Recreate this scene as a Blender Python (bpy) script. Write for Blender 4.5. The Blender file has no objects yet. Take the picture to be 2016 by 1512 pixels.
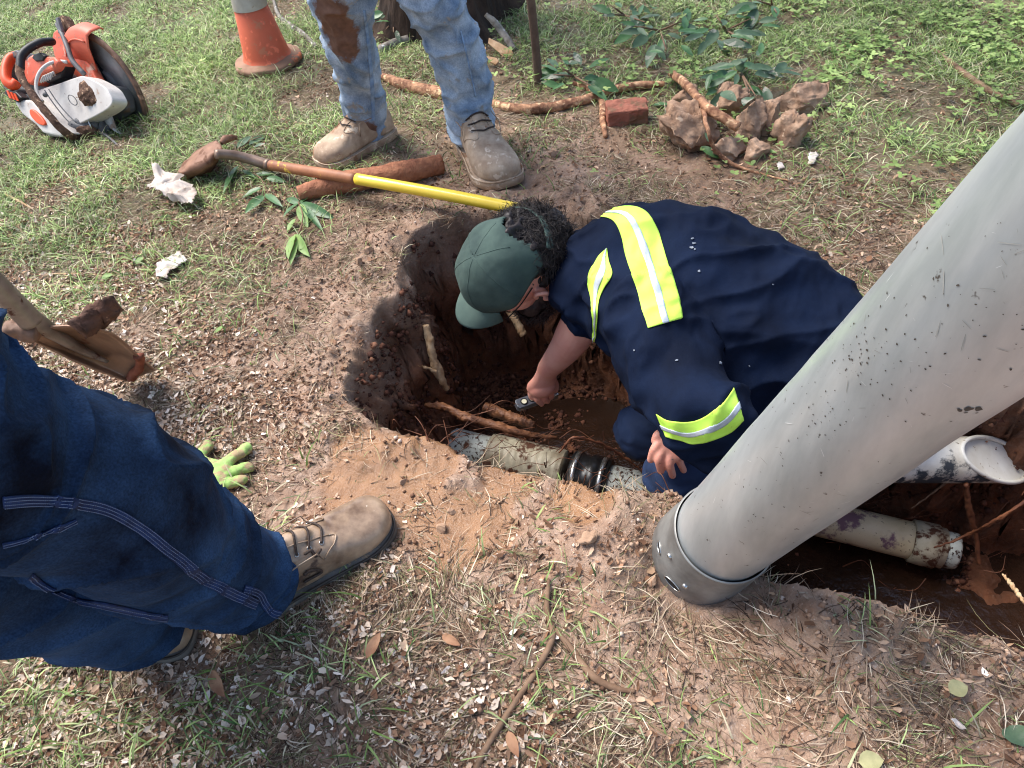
import bpy, math, random
import numpy as np
from mathutils import Vector, Matrix
from mathutils.bvhtree import BVHTree
random.seed(7); RNG = np.random.default_rng(7)
R = math.radians
scn = bpy.context.scene
COL = scn.collection
# ---------------------------------------------------------------- camera
TH, RO, CH, FP = R(47), R(8), 1.1, 1400.0
cF = np.array([0, math.cos(TH), -math.sin(TH)])
_u = np.array([0, math.sin(TH), math.cos(TH)]); _r = np.array([1.0, 0, 0])
cR = _r*math.cos(RO) - _u*math.sin(RO)
cU = _u*math.cos(RO) + _r*math.sin(RO)
cO = np.array([0, 0, CH])
def ray(px, py): return cF + (px-1008)/FP*cR - (py-756)/FP*cU
def D(px, py, d): return cO + ray(px, py)*d
def G(px, py, h=0.0):
    r = ray(px, py); return cO + r*((h-CH)/r[2])
def VY(px, py, Y):
    r = ray(px, py); return cO + r*(Y/r[1])
def proj(P):
    q = np.asarray(P)-cO; d = q@cF
    d = np.where(np.abs(d) < 1e-4, 1e-4, d)
    return 1008+FP*(q@cR)/d, 756-FP*(q@cU)/d, d
cam = bpy.data.objects.new('camera', bpy.data.cameras.new('camera')); COL.objects.link(cam)
M = Matrix.Identity(4)
for i in range(3): M[i][0], M[i][1], M[i][2], M[i][3] = cR[i], cU[i], -cF[i], cO[i]
cam.matrix_world = M
cam.data.sensor_width = 36; cam.data.lens = 36*FP/2016; cam.data.clip_start = .01; cam.data.clip_end = 500
scn.camera = cam
# ---------------------------------------------------------------- noise
def _h(ix, iy, iz, s):
    n = (ix.astype(np.int64)*73856093) ^ (iy.astype(np.int64)*19349663) ^ (iz.astype(np.int64)*83492791) ^ (s*2654435761)
    n &= 0xffffffff
    n = ((n ^ (n >> 15))*2246822519) & 0xffffffff
    n = ((n ^ (n >> 13))*3266489917) & 0xffffffff
    return ((n ^ (n >> 16)) & 0xffffff)/float(0xffffff)*2-1
def vn(P, sc=1.0, s=0):
    P = np.asarray(P, float)*sc + 1000.37
    i = np.floor(P); f = P-i; f = f*f*(3-2*f); i = i.astype(np.int64); o = 0
    for a in (0, 1):
        wa = f[..., 0] if a else 1-f[..., 0]
        for b in (0, 1):
            wb = f[..., 1] if b else 1-f[..., 1]
            for c in (0, 1):
                wc = f[..., 2] if c else 1-f[..., 2]
                o = o + wa*wb*wc*_h(i[..., 0]+a, i[..., 1]+b, i[..., 2]+c, s)
    return o
def fbm(P, sc=1.0, s=0, o=4, g=.5):
    t = 0; a = 1
    for k in range(o): t = t + a*vn(P, sc*2.03**k, s+k*17); a *= g
    return t
def sst(a, b, x):
    t = np.clip((x-a)/(b-a), 0, 1); return t*t*(3-2*t)
# ---------------------------------------------------------------- materials
def S(r, g, b, k=1.0):
    return tuple(((c/255)/12.92 if c/255 <= .04045 else ((c/255+.055)/1.055)**2.4)*k for c in (r, g, b))+(1,)
MATS = {}
def mat(name, c1, c2=None, sc=20, rough=.7, bump=.2, bsc=None, metal=0, mud=None, mudamt=.5, mudsc=9, spec=.4,
        spots=None, spotsc=60, spotamt=.3, coat=0, aniso=None, sub=0, bdist=.002, weave=0, detail=8, attr=False, transl=0, sheen=0, grain=0, gsc=600):
    m = bpy.data.materials.new(name); m.use_nodes = True; nt = m.node_tree; N = nt.nodes; L = nt.links
    b = N['Principled BSDF']; out = N['Material Output']
    tc = N.new('ShaderNodeTexCoord'); co = tc.outputs['Object']
    if aniso:
        mp = N.new('ShaderNodeMapping'); mp.inputs['Scale'].default_value = aniso; L.new(co, mp.inputs[0]); co2 = mp.outputs[0]
    else: co2 = co
    def noise(s, d=detail, src=None, r=.6):
        n = N.new('ShaderNodeTexNoise'); n.inputs['Scale'].default_value = s; n.inputs['Detail'].default_value = d; n.inputs['Roughness'].default_value = r
        L.new(src or co, n.inputs['Vector']); return n.outputs['Fac']
    def ramp(src, a, bb):
        r = N.new('ShaderNodeMapRange'); r.inputs[1].default_value = a; r.inputs[2].default_value = bb; L.new(src, r.inputs[0]); return r.outputs[0]
    def mix(f, A, B):
        x = N.new('ShaderNodeMix'); x.data_type = 'RGBA'; L.new(f, x.inputs[0])
        for v, k in ((A, 6), (B, 7)):
            if isinstance(v, tuple): x.inputs[k].default_value = v
            else: L.new(v, x.inputs[k])
        return x.outputs[2]
    if attr:
        at = N.new('ShaderNodeAttribute'); at.attribute_name = 'Col'; col = at.outputs['Color']
    else:
        if c2 is None: c2 = tuple(x*.75 for x in c1[:3])+(1,)
        col = mix(ramp(noise(sc, src=co2), .36, .64), c1, c2)
    if spots: col = mix(ramp(noise(spotsc, 3), .5+spotamt*.3, .56+spotamt*.3), col, spots)
    if grain:
        g_ = N.new('ShaderNodeMapRange'); g_.inputs[1].default_value = .3; g_.inputs[2].default_value = .7; g_.inputs[3].default_value = 1-grain; g_.inputs[4].default_value = 1+grain; L.new(noise(gsc, 2), g_.inputs[0])
        vm = N.new('ShaderNodeVectorMath'); vm.operation = 'SCALE'; L.new(col, vm.inputs[0]); L.new(g_.outputs[0], vm.inputs['Scale']); col = vm.outputs[0]
    rg = None
    if mud:
        mf = ramp(noise(mudsc, 8, r=.65), .62-mudamt*.25, .66-mudamt*.2)
        col = mix(mf, col, mud)
        r = N.new('ShaderNodeMapRange'); r.inputs[3].default_value = rough; r.inputs[4].default_value = .85; L.new(mf, r.inputs[0]); rg = r.outputs[0]
    if isinstance(col, tuple): b.inputs['Base Color'].default_value = col
    else: L.new(col, b.inputs['Base Color'])
    if rg: L.new(rg, b.inputs['Roughness'])
    else: b.inputs['Roughness'].default_value = rough
    b.inputs['Metallic'].default_value = metal; b.inputs['Specular IOR Level'].default_value = spec
    b.inputs['Coat Weight'].default_value = coat
    if sheen: b.inputs['Sheen Weight'].default_value = sheen
    if sub:
        b.inputs['Subsurface Weight'].default_value = sub; b.inputs['Subsurface Radius'].default_value = (.01, .004, .002); b.inputs['Subsurface Scale'].default_value = .5
    if bump:
        bp = N.new('ShaderNodeBump'); bp.inputs['Strength'].default_value = bump; bp.inputs['Distance'].default_value = bdist
        L.new(noise(bsc or sc*3, 6, src=co2), bp.inputs['Height']); nrm = bp.outputs[0]
        if weave:
            w = N.new('ShaderNodeTexNoise'); w.inputs['Scale'].default_value = weave; w.inputs['Detail'].default_value = 2; L.new(co, w.inputs[0])
            b2 = N.new('ShaderNodeBump'); b2.inputs['Strength'].default_value = .35; b2.inputs['Distance'].default_value = .0008
            L.new(w.outputs['Fac'], b2.inputs['Height']); L.new(nrm, b2.inputs['Normal']); nrm = b2.outputs[0]
        L.new(nrm, b.inputs['Normal'])
    if transl:
        t = N.new('ShaderNodeBsdfTranslucent'); L.new(col, t.inputs[0]); ms = N.new('ShaderNodeMixShader'); ms.inputs[0].default_value = transl
        L.new(b.outputs[0], ms.inputs[1]); L.new(t.outputs[0], ms.inputs[2]); L.new(ms.outputs[0], out.inputs[0])
    return m
def addpatch(m, cen, rad, color, rough=.8):
    nt = m.node_tree; N = nt.nodes; L = nt.links; b = N['Principled BSDF']; tc = N.new('ShaderNodeTexCoord')
    s1 = N.new('ShaderNodeVectorMath'); s1.operation = 'SUBTRACT'; L.new(tc.outputs['Object'], s1.inputs[0]); s1.inputs[1].default_value = cen
    s2 = N.new('ShaderNodeVectorMath'); s2.operation = 'DIVIDE'; L.new(s1.outputs[0], s2.inputs[0]); s2.inputs[1].default_value = rad
    s3 = N.new('ShaderNodeVectorMath'); s3.operation = 'LENGTH'; L.new(s2.outputs[0], s3.inputs[0])
    n = N.new('ShaderNodeTexNoise'); n.inputs['Scale'].default_value = 24; n.inputs['Detail'].default_value = 8; n.inputs['Roughness'].default_value = .7; L.new(tc.outputs['Object'], n.inputs['Vector'])
    a = N.new('ShaderNodeMath'); a.operation = 'MULTIPLY_ADD'; L.new(n.outputs['Fac'], a.inputs[0]); a.inputs[1].default_value = 1.3; L.new(s3.outputs['Value'], a.inputs[2])
    r = N.new('ShaderNodeMapRange'); r.inputs[1].default_value = 1.62; r.inputs[2].default_value = 1.42; L.new(a.outputs[0], r.inputs[0])
    n2 = N.new('ShaderNodeTexNoise'); n2.inputs['Scale'].default_value = 60; n2.inputs['Detail'].default_value = 6; L.new(tc.outputs['Object'], n2.inputs['Vector'])
    c = N.new('ShaderNodeMix'); c.data_type = 'RGBA'; L.new(n2.outputs['Fac'], c.inputs[0]); c.inputs[6].default_value = tuple(x*.5 for x in color[:3])+(1,); c.inputs[7].default_value = tuple(x*1.6 for x in color[:3])+(1,)
    x = N.new('ShaderNodeMix'); x.data_type = 'RGBA'; L.new(r.outputs[0], x.inputs[0]); old = b.inputs['Base Color'].links[0].from_socket; L.new(old, x.inputs[6]); L.new(c.outputs[2], x.inputs[7]); L.new(x.outputs[2], b.inputs['Base Color'])
MUD = S(120, 84, 60)
# ---------------------------------------------------------------- objects
def tag(o, label=None, cat=None, group=None, kind=None):
    if label: o['label'] = label
    if cat: o['category'] = cat
    if group: o['group'] = group
    if kind: o['kind'] = kind
    return o
def wloc(o):
    v = Vector((0, 0, 0))
    while o: v += o.location; o = o.parent
    return np.array(v)
def thing(name, base, label, cat, group=None):
    o = bpy.data.objects.new(name, None); o.empty_display_size = .05; COL.objects.link(o); o.location = [float(x) for x in base]
    return tag(o, label, cat, group)
def obj(name, V, F, m, parent=None, smooth=True, cols=None, quads=None, tris=None, origin=None):
    V = np.asarray(V, float).reshape(-1, 3)
    if parent is not None:
        org = wloc(parent)
    elif origin is not None: org = np.asarray(origin, float)
    else: org = np.array([V[:, 0].mean(), V[:, 1].mean(), V[:, 2].min()])
    me = bpy.data.meshes.new(name)
    VV = V-org
    if F is not None: me.from_pydata(VV.tolist(), [], [list(map(int, f)) for f in F])
    else:
        me.vertices.add(len(VV)); me.vertices.foreach_set('co', VV.astype(np.float32).ravel())
        qs = np.zeros((0, 4), int) if quads is None else quads; ts = np.zeros((0, 3), int) if tris is None else tris
        idx = np.concatenate([qs.ravel(), ts.ravel()]).astype(np.int32)
        me.loops.add(len(idx)); me.loops.foreach_set('vertex_index', idx)
        st = np.concatenate([np.arange(len(qs))*4, len(qs)*4+np.arange(len(ts))*3]).astype(np.int32)
        me.polygons.add(len(st)); me.polygons.foreach_set('loop_start', st)
        me.update(calc_edges=True); me.validate()
    if smooth: me.polygons.foreach_set('use_smooth', np.ones(len(me.polygons), bool))
    if cols is not None:
        a = me.color_attributes.new('Col', 'FLOAT_COLOR', 'POINT'); c = np.ones((len(V), 4), np.float32); c[:, :cols.shape[1]] = cols
        a.data.foreach_set('color', c.ravel())
    if m: me.materials.append(m)
    o = bpy.data.objects.new(name, me); COL.objects.link(o)
    if parent is not None: o.parent = parent
    else: o.location = org
    return o
def join(*ms):
    V = []; F = []; n = 0
    for v, f in ms:
        V.append(np.asarray(v, float).reshape(-1, 3)); F += [[i+n for i in g] for g in f]; n += len(V[-1])
    return np.vstack(V), F
def unit(v): v = np.asarray(v, float); return v/(np.linalg.norm(v)+1e-12)
def resample(P, n):
    """smooth Catmull-Rom through rows of P"""
    P = np.asarray(P, float); k = len(P)
    if k == 2: t = np.linspace(0, 1, n)[:, None]; return P[0]*(1-t)+P[1]*t
    Q = np.vstack([2*P[0]-P[1], P, 2*P[-1]-P[-2]]); out = []
    for u in np.linspace(0, k-1-1e-9, n):
        i = int(u); t = u-i; a, b, c, d = Q[i:i+4]
        out.append(.5*((2*b)+(-a+c)*t+(2*a-5*b+4*c-d)*t*t+(-a+3*b-3*c+d)*t**3))
    return np.array(out)
def frames(P, ref=None):
    T = np.gradient(P, axis=0); T /= np.linalg.norm(T, axis=1)[:, None]+1e-12
    r = np.array([0, 0, 1.0]) if ref is None else np.asarray(ref, float)
    if abs(T[0]@unit(r)) > .95: r = np.array([1.0, 0, 0])
    A = []; a = unit(r-T[0]*(r@T[0]))
    for t in T:
        a = unit(a-t*(a@t)); A.append(a)
    A = np.array(A); B = np.cross(T, A); return T, A, B
def tube(P, rad, n=10, cap=True, disp=None, sm=None, flat=None, ref=None, round_caps=False):
    """loft along P; rad = radius or list (or (ra, rb)); disp(s, ang)-> radial factor"""
    P = np.asarray(P, float)
    rad = np.asarray(rad, float) if np.ndim(rad) else np.full(len(P), float(rad))
    if sm:
        k = len(P); rr = np.array([np.interp(np.linspace(0, k-1, sm), np.arange(k), rad[:, j]) for j in range(rad.shape[1])]).T if rad.ndim == 2 else np.interp(np.linspace(0, k-1, sm), np.arange(k), rad)
        P = resample(P, sm); rad = rr
    if rad.ndim == 1: rad = np.stack([rad, rad], 1)
    T, A, B = frames(P, ref)
    if round_caps:
        P0, P1 = P[0], P[-1]; e = []
        for c in (.25, .6, .88): e.append(c)
        pre = [(P0-T[0]*rad[0].mean()*math.sqrt(1-c*c), rad[0]*c, A[0], B[0]) for c in e]
        post = [(P1+T[-1]*rad[-1].mean()*math.sqrt(1-c*c), rad[-1]*c, A[-1], B[-1]) for c in e[::-1]]
        P = np.vstack([[q[0] for q in pre], P, [q[0] for q in post]]); rad = np.vstack([[q[1] for q in pre], rad, [q[1] for q in post]])
        A = np.vstack([[q[2] for q in pre], A, [q[2] for q in post]]); B = np.vstack([[q[3] for q in pre], B, [q[3] for q in post]])
    k = len(P); an = np.linspace(0, 2*math.pi, n, endpoint=False); V = []
    L = np.concatenate([[0], np.cumsum(np.linalg.norm(np.diff(P, axis=0), axis=1))])
    for i in range(k):
        d = np.ones(n) if disp is None else disp(L[i], an)
        V.append(P[i]+np.outer(np.cos(an)*rad[i, 0]*d, A[i])+np.outer(np.sin(an)*rad[i, 1]*d, B[i]))
    V = np.vstack(V); F = []
    for i in range(k-1):
        for j in range(n): F.append([i*n+j, i*n+(j+1) % n, (i+1)*n+(j+1) % n, (i+1)*n+j])
    if cap: F.append(list(range(n))[::-1]); F.append([(k-1)*n+j for j in range(n)])
    return V, F
def ellip(c, ax, rad, nu=20, nv=12):
    """ax 3x3 rows"""
    V = []; F = []; ax = np.asarray(ax, float)
    for i in range(nv+1):
        t = math.pi*i/nv
        for j in range(nu):
            p = 2*math.pi*j/nu; q = np.array([math.sin(t)*math.cos(p)*rad[0], math.sin(t)*math.sin(p)*rad[1], math.cos(t)*rad[2]])
            V.append(c+q@ax)
    for i in range(nv):
        for j in range(nu): F.append([i*nu+j, (i+1)*nu+j, (i+1)*nu+(j+1) % nu, i*nu+(j+1) % nu])
    return np.array(V), F
def box(c, ax, h):
    c = np.asarray(c, float); ax = np.asarray(ax, float)
    V = [c+np.array([x*h[0], y*h[1], z*h[2]])@ax for x in (-1, 1) for y in (-1, 1) for z in (-1, 1)]
    return np.array(V), [[0, 1, 3, 2], [4, 6, 7, 5], [0, 4, 5, 1], [2, 3, 7, 6], [0, 2, 6, 4], [1, 5, 7, 3]]
def prism(poly, n, t):
    """poly: Nx3 planar points, extruded +-t/2 along n"""
    P = np.asarray(poly, float); n = unit(n); k = len(P)
    V = np.vstack([P+n*t/2, P-n*t/2])
    return V, [list(range(k)), list(range(k, 2*k))[::-1]]+[[i, i+k, (i+1) % k+k, (i+1) % k] for i in range(k)]
def smoothpoly(P, n):
    P = np.asarray(P, float); k = len(P); out = []
    for u in np.linspace(0, k, n, endpoint=False):
        i = int(u); t = u-i; a, b, c, d = P[(i-1) % k], P[i % k], P[(i+1) % k], P[(i+2) % k]
        out.append(.5*((2*b)+(-a+c)*t+(2*a-5*b+4*c-d)*t*t+(-a+3*b-3*c+d)*t**3))
    return np.array(out)
def bevel(o, w=.003, seg=2, ang=35):
    m = o.modifiers.new('bevel', 'BEVEL'); m.width = w; m.segments = seg; m.limit_method = 'ANGLE'; m.angle_limit = R(ang); return o
def getmesh(o):
    dg = bpy.context.evaluated_depsgraph_get(); e = o.evaluated_get(dg); me = bpy.data.meshes.new_from_object(e)
    V = np.empty(len(me.vertices)*3); me.vertices.foreach_get('co', V); V = V.reshape(-1, 3)
    Nn = np.empty(len(me.vertices)*3); me.vertices.foreach_get('normal', Nn); Nn = Nn.reshape(-1, 3)
    lv = np.empty(len(me.loops), np.int32); me.loops.foreach_get('vertex_index', lv)
    ls = np.empty(len(me.polygons), np.int32); me.polygons.foreach_get('loop_start', ls)
    lt = np.empty(len(me.polygons), np.int32); me.polygons.foreach_get('loop_total', lt)
    q = np.array([lv[s:s+4] for s, t in zip(ls, lt) if t == 4]) if (lt == 4).any() else np.zeros((0, 4), int)
    tr = np.array([lv[s:s+3] for s, t in zip(ls, lt) if t == 3]) if (lt == 3).any() else np.zeros((0, 3), int)
    bpy.data.meshes.remove(me); return V, Nn, q, tr
def remesh(ms, voxel, smooth=8, fac=.5):
    V, F = join(*ms)
    me = bpy.data.meshes.new('tmp'); me.from_pydata(V.tolist(), [], [list(map(int, f)) for f in F])
    o = bpy.data.objects.new('tmp', me); COL.objects.link(o)
    a = o.modifiers.new('r', 'REMESH'); a.mode = 'VOXEL'; a.voxel_size = voxel; a.use_smooth_shade = True
    if smooth:
        s = o.modifiers.new('s', 'SMOOTH'); s.factor = fac; s.iterations = smooth
    r = getmesh(o); bpy.data.objects.remove(o); bpy.data.meshes.remove(me); return r
def robj(name, ms, voxel, m, parent=None, smooth=8, disp=None, cols=None, fac=.5):
    V, Nn, q, t = remesh(ms, voxel, smooth, fac)
    if disp is not None: V = V+Nn*disp(V, Nn)[:, None]
    c = cols(V) if cols is not None else None
    o = obj(name, V, None, m, parent, quads=q, tris=t, cols=c)
    return o, V, q, t
def bvh(V, q, t):
    return BVHTree.FromPolygons([tuple(v) for v in V], [tuple(int(i) for i in f) for f in list(q)+list(t)])
def cast(bv, px, py):
    r = ray(px, py); l, n, i, d = bv.ray_cast(Vector(cO), Vector(unit(r)))
    if l is None: return None, None
    return np.array(l), np.array(n)
def strip(bv, A, B, nu, nv, off, name, m, parent, th=.0015):
    """patch draped on a surface between edge lines A and B (rows of pixels)"""
    A = resample(np.array([[*a, 0] for a in A]), nu)[:, :2]; B = resample(np.array([[*b, 0] for b in B]), nu)[:, :2]
    V = []; ok = []
    for i in range(nu):
        for j in range(nv):
            t = j/(nv-1); p = A[i]*(1-t)+B[i]*t; l, n = cast(bv, p[0], p[1])
            if l is None: V.append([0, 0, 0]); ok.append(False)
            else:
                if n@(cO-l) < 0: n = -n
                V.append(l+n*off); ok.append(True)
    V = np.array(V); F = []
    for i in range(nu-1):
        for j in range(nv-1):
            f = [i*nv+j, (i+1)*nv+j, (i+1)*nv+j+1, i*nv+j+1]
            if all(ok[k] for k in f):
                e = V[f]; 
                if np.linalg.norm(e[0]-e[2]) < .06 and np.linalg.norm(e[1]-e[3]) < .06: F.append(f)
    used = sorted({k for f in F for k in f}); mp = {k: i for i, k in enumerate(used)}
    o = obj(name, V[used], [[mp[k] for k in f] for f in F], m, parent)
    s = o.modifiers.new('thickness', 'SOLIDIFY'); s.thickness = th; s.offset = 0
    return o
# ================================================================ GROUND
RIM_PX = [(800,468),(792,520),(770,575),(725,625),(700,690),(672,760),(688,812),(745,842),(830,862),(900,888),(985,902),(1100,940),(1180,962),(1290,972),(1345,985),(1420,1045),(1500,1120),(1560,1160),(1640,1188),(1700,1212),(1800,1226),(1900,1250),(2016,1285),(2250,1360),(2500,1430),
          (2600,900),(2300,760),(2016,700),(1800,665),(1600,610),(1400,540),(1260,480),(1150,440),(1040,420),(940,425),(860,440)]
RIM = np.array([G(x, y)[:2] for x, y in RIM_PX])
def pit_sd(x, y):
    """signed distance, + inside"""
    P = np.stack([x, y], -1); d2 = np.full(x.shape, 1e9); ins = np.zeros(x.shape, bool); n = len(RIM)
    for i in range(n):
        a, b = RIM[i], RIM[(i+1) % n]; e = b-a; w = P-a
        t = np.clip((w@e)/(e@e), 0, 1); q = w-t[..., None]*e; d2 = np.minimum(d2, (q**2).sum(-1))
        c = (a[1] > y) != (b[1] > y)
        with np.errstate(divide='ignore', invalid='ignore'):
            ins ^= c & (x < (b[0]-a[0])*(y-a[1])/(b[1]-a[1]+1e-15)+a[0])
    d = np.sqrt(d2); return np.where(ins, d, -d)
T_GRASS = ["998654668999", "888644321466", "764211000124", "543100000123", "221000000000", "111100000000", "111101100000", "222221200231", "443222321022"]
T_STRAW = ["444545444433", "555565665555", "666665467876", "677530024676", "456420003444", "566533333333", "666655544333", "778887633676", "778888853565"]
T_LITT = ["111111111111", "122221111111", "332211111222", "654211011222", "886310000111", "996421110111", "876443221111", "888765311122", "988876421122"]
T_CLAY = ["000001100000", "000113511100", "012246533321", "223550034432", "335660044444", "446788876444", "445688866655", "333455788668", "333444677667"]
def table(T, px, py):
    A = np.array([[int(c) for c in r] for r in T], float)/9
    u = np.clip((px-84)/168, 0, 10.999); v = np.clip((py-84)/168, 0, 7.999)
    i = u.astype(int); j = v.astype(int); fu = u-i; fv = v-j
    return A[j, i]*(1-fu)*(1-fv)+A[j, i+1]*fu*(1-fv)+A[j+1, i]*(1-fu)*fv+A[j+1, i+1]*fu*fv
def gpx(x, y):
    """where a ground point sits in the layout table (clamped behind / beside)"""
    y = np.maximum(y, .12); q = np.stack([x, y, np.zeros_like(x)], -1)
    px, py, d = proj(q); return np.clip(px, -600, 2600), np.clip(py, -300, 1700)
def blob(x, y, px, py, r, h=0):
    c = G(px, py, h); return np.exp(-((x-c[0])**2+(y-c[1])**2)/(r*r))
def seg_d(x, y, a, b):
    e = b-a; t = np.clip(((x-a[0])*e[0]+(y-a[1])*e[1])/(e@e), 0, 1)
    return np.hypot(x-a[0]-t*e[0], y-a[1]-t*e[1])
WET = [(760,935,.10),(700,880,.05),(905,1035,.08),(1000,925,.05),(845,900,.05),(940,1000,.05),(1150,985,.05),(740,990,.04)]
BER = [G(965,235)[:2], G(1080,320)[:2], G(1185,430)[:2]]
def ground_h(x, y, full=False):
    P = np.stack([x, y, np.zeros_like(x)], -1)
    px, py = gpx(x, y); g = table(T_GRASS, px, py); cl = table(T_CLAY, px, py)
    near = sst(6, 3, np.hypot(x, y-1.2))
    sd = pit_sd(x, y) + (fbm(P, 9, 5, 3)*.020+fbm(P, 30, 6, 3)*.009)*near
    wet = np.zeros_like(x)
    for a, b, r in WET: wet = np.maximum(wet, blob(x, y, a, b, r*1.35))
    wet = sst(.30, .52, wet+.24*fbm(P, 14, 40, 3))
    h = .012*vn(P, 1.7, 1)+.008*vn(P, 4.3, 2)
    rough = (.35+.65*cl)*(1-.6*wet)
    h = h + near*rough*(.013*fbm(P, 14, 3, 3)+.008*np.abs(fbm(P, 42, 9, 4)))
    h = h - .006*wet
    # berm left by the tyre / spoil behind the kneeling man
    db = np.minimum(seg_d(x, y, BER[0], BER[1]), seg_d(x, y, BER[1], BER[2]))
    h = h + .035*np.exp(-(db/.07)**2)
    h = h + np.exp(-((sd+.05)/.07)**2)*(.016+.013*vn(P, 8, 21)+.020*np.abs(fbm(P, 24, 61, 3))*near)*(1-.95*np.clip(blob(x, y, 960, 910, .14)+blob(x, y, 1120, 950, .14)+blob(x, y, 1240, 970, .10), 0, 1))-.012*np.clip(blob(x, y, 1000, 915, .12)+blob(x, y, 1140, 955, .12), 0, 1)
    h = h + .02*blob(x, y, 1240, 1000, .05) + .03*blob(x, y, 1180, 1060, .08)+.03*blob(x, y, 1640, 1240, .1)+.03*blob(x, y, 880, 470, .09)
    # foot print hollow behind the right boot, hollow of a boot print at lower edge
    h = h - .05*blob(x, y, 1385, 1150, .10)
    h = h - .03*blob(x, y, 985, 265, .06)-.02*blob(x, y, 1490, 1330, .09)
    # pit
    wl = .075+.17*blob(x, y, 735, 690, .16)+.12*blob(x, y, 830, 560, .10)
    pr = sst(0, 1, np.clip(sd/wl, 0, 1))*.75+.25*np.clip(sd/wl, 0, 1)
    dep = .565+.03*sst(.3, 1.0, x)
    e_ = D(1945, 1120, 1.66); fl = .03*fbm(P, 7, 30, 4)+.06*np.exp(-((x-e_[0])**2+(y-e_[1])**2)/.010)
    lump = .022*fbm(P, 18, 33, 3)
    h = h*(1-pr)+pr*(-dep+fl)+lump*np.clip(sd/.03, 0, 1)
    if full: return h, g, cl, wet, sd, pr
    return h
_gx, _gy = np.meshgrid(np.arange(-3.2, 3.2, .008), np.arange(-.2, 4.6, .008)); _HG = ground_h(_gx.ravel(), _gy.ravel()).reshape(_gx.shape).tolist()
def gh(x, y):
    u = min(max((x+3.2)/.008, 0), 797.9); v = min(max((y+.2)/.008, 0), 597.9); i = int(u); j = int(v); u -= i; v -= j
    a, b = _HG[j], _HG[j+1]; return (a[i]*(1-u)+a[i+1]*u)*(1-v)+(b[i]*(1-u)+b[i+1]*u)*v
def axis(parts):
    out = []
    for a, b, s in parts: out += list(np.arange(a, b-1e-9, s))
    return np.array(out+[parts[-1][1]])
XS = axis([(-80,-20,20),(-20,-6,3),(-6,-2.6,.2),(-2.6,-1.3,.02),(-1.3,1.75,.0065),(1.75,2.8,.03),(2.8,6,.2),(6,20,3),(20,80,20)])
YS = axis([(-80,-20,20),(-20,-2,3),(-2,0,.2),(0,.2,.03),(.2,2.1,.0065),(2.1,3.8,.016),(3.8,6,.1),(6,20,2),(20,120,20)])
gx, gy = np.meshgrid(XS, YS); x = gx.ravel(); y = gy.ravel()
h, g, cl, wet, sd, pr = ground_h(x, y, True)
V = np.stack([x, y, h], 1)
wall = (4*pr*(1-pr))
wl_ = np.clip(wall*1.3, 0, 1); V[:, 0] += wl_*(.030*fbm(V, 12, 50, 3)+.012*fbm(V, 45, 52, 3)); V[:, 1] += wl_*(.030*fbm(V, 12, 70, 3)+.012*fbm(V, 45, 72, 3)); V[:, 2] += wl_*.015*fbm(V, 30, 90, 2)
nx, ny = len(XS), len(YS)
i = np.arange(nx*ny).reshape(ny, nx)
Q = np.stack([i[:-1, :-1].ravel(), i[:-1, 1:].ravel(), i[1:, 1:].ravel(), i[1:, :-1].ravel()], 1)
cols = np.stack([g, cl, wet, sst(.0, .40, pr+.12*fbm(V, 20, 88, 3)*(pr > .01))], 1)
gm = bpy.data.materials.new('soil'); gm.use_nodes = True
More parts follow.
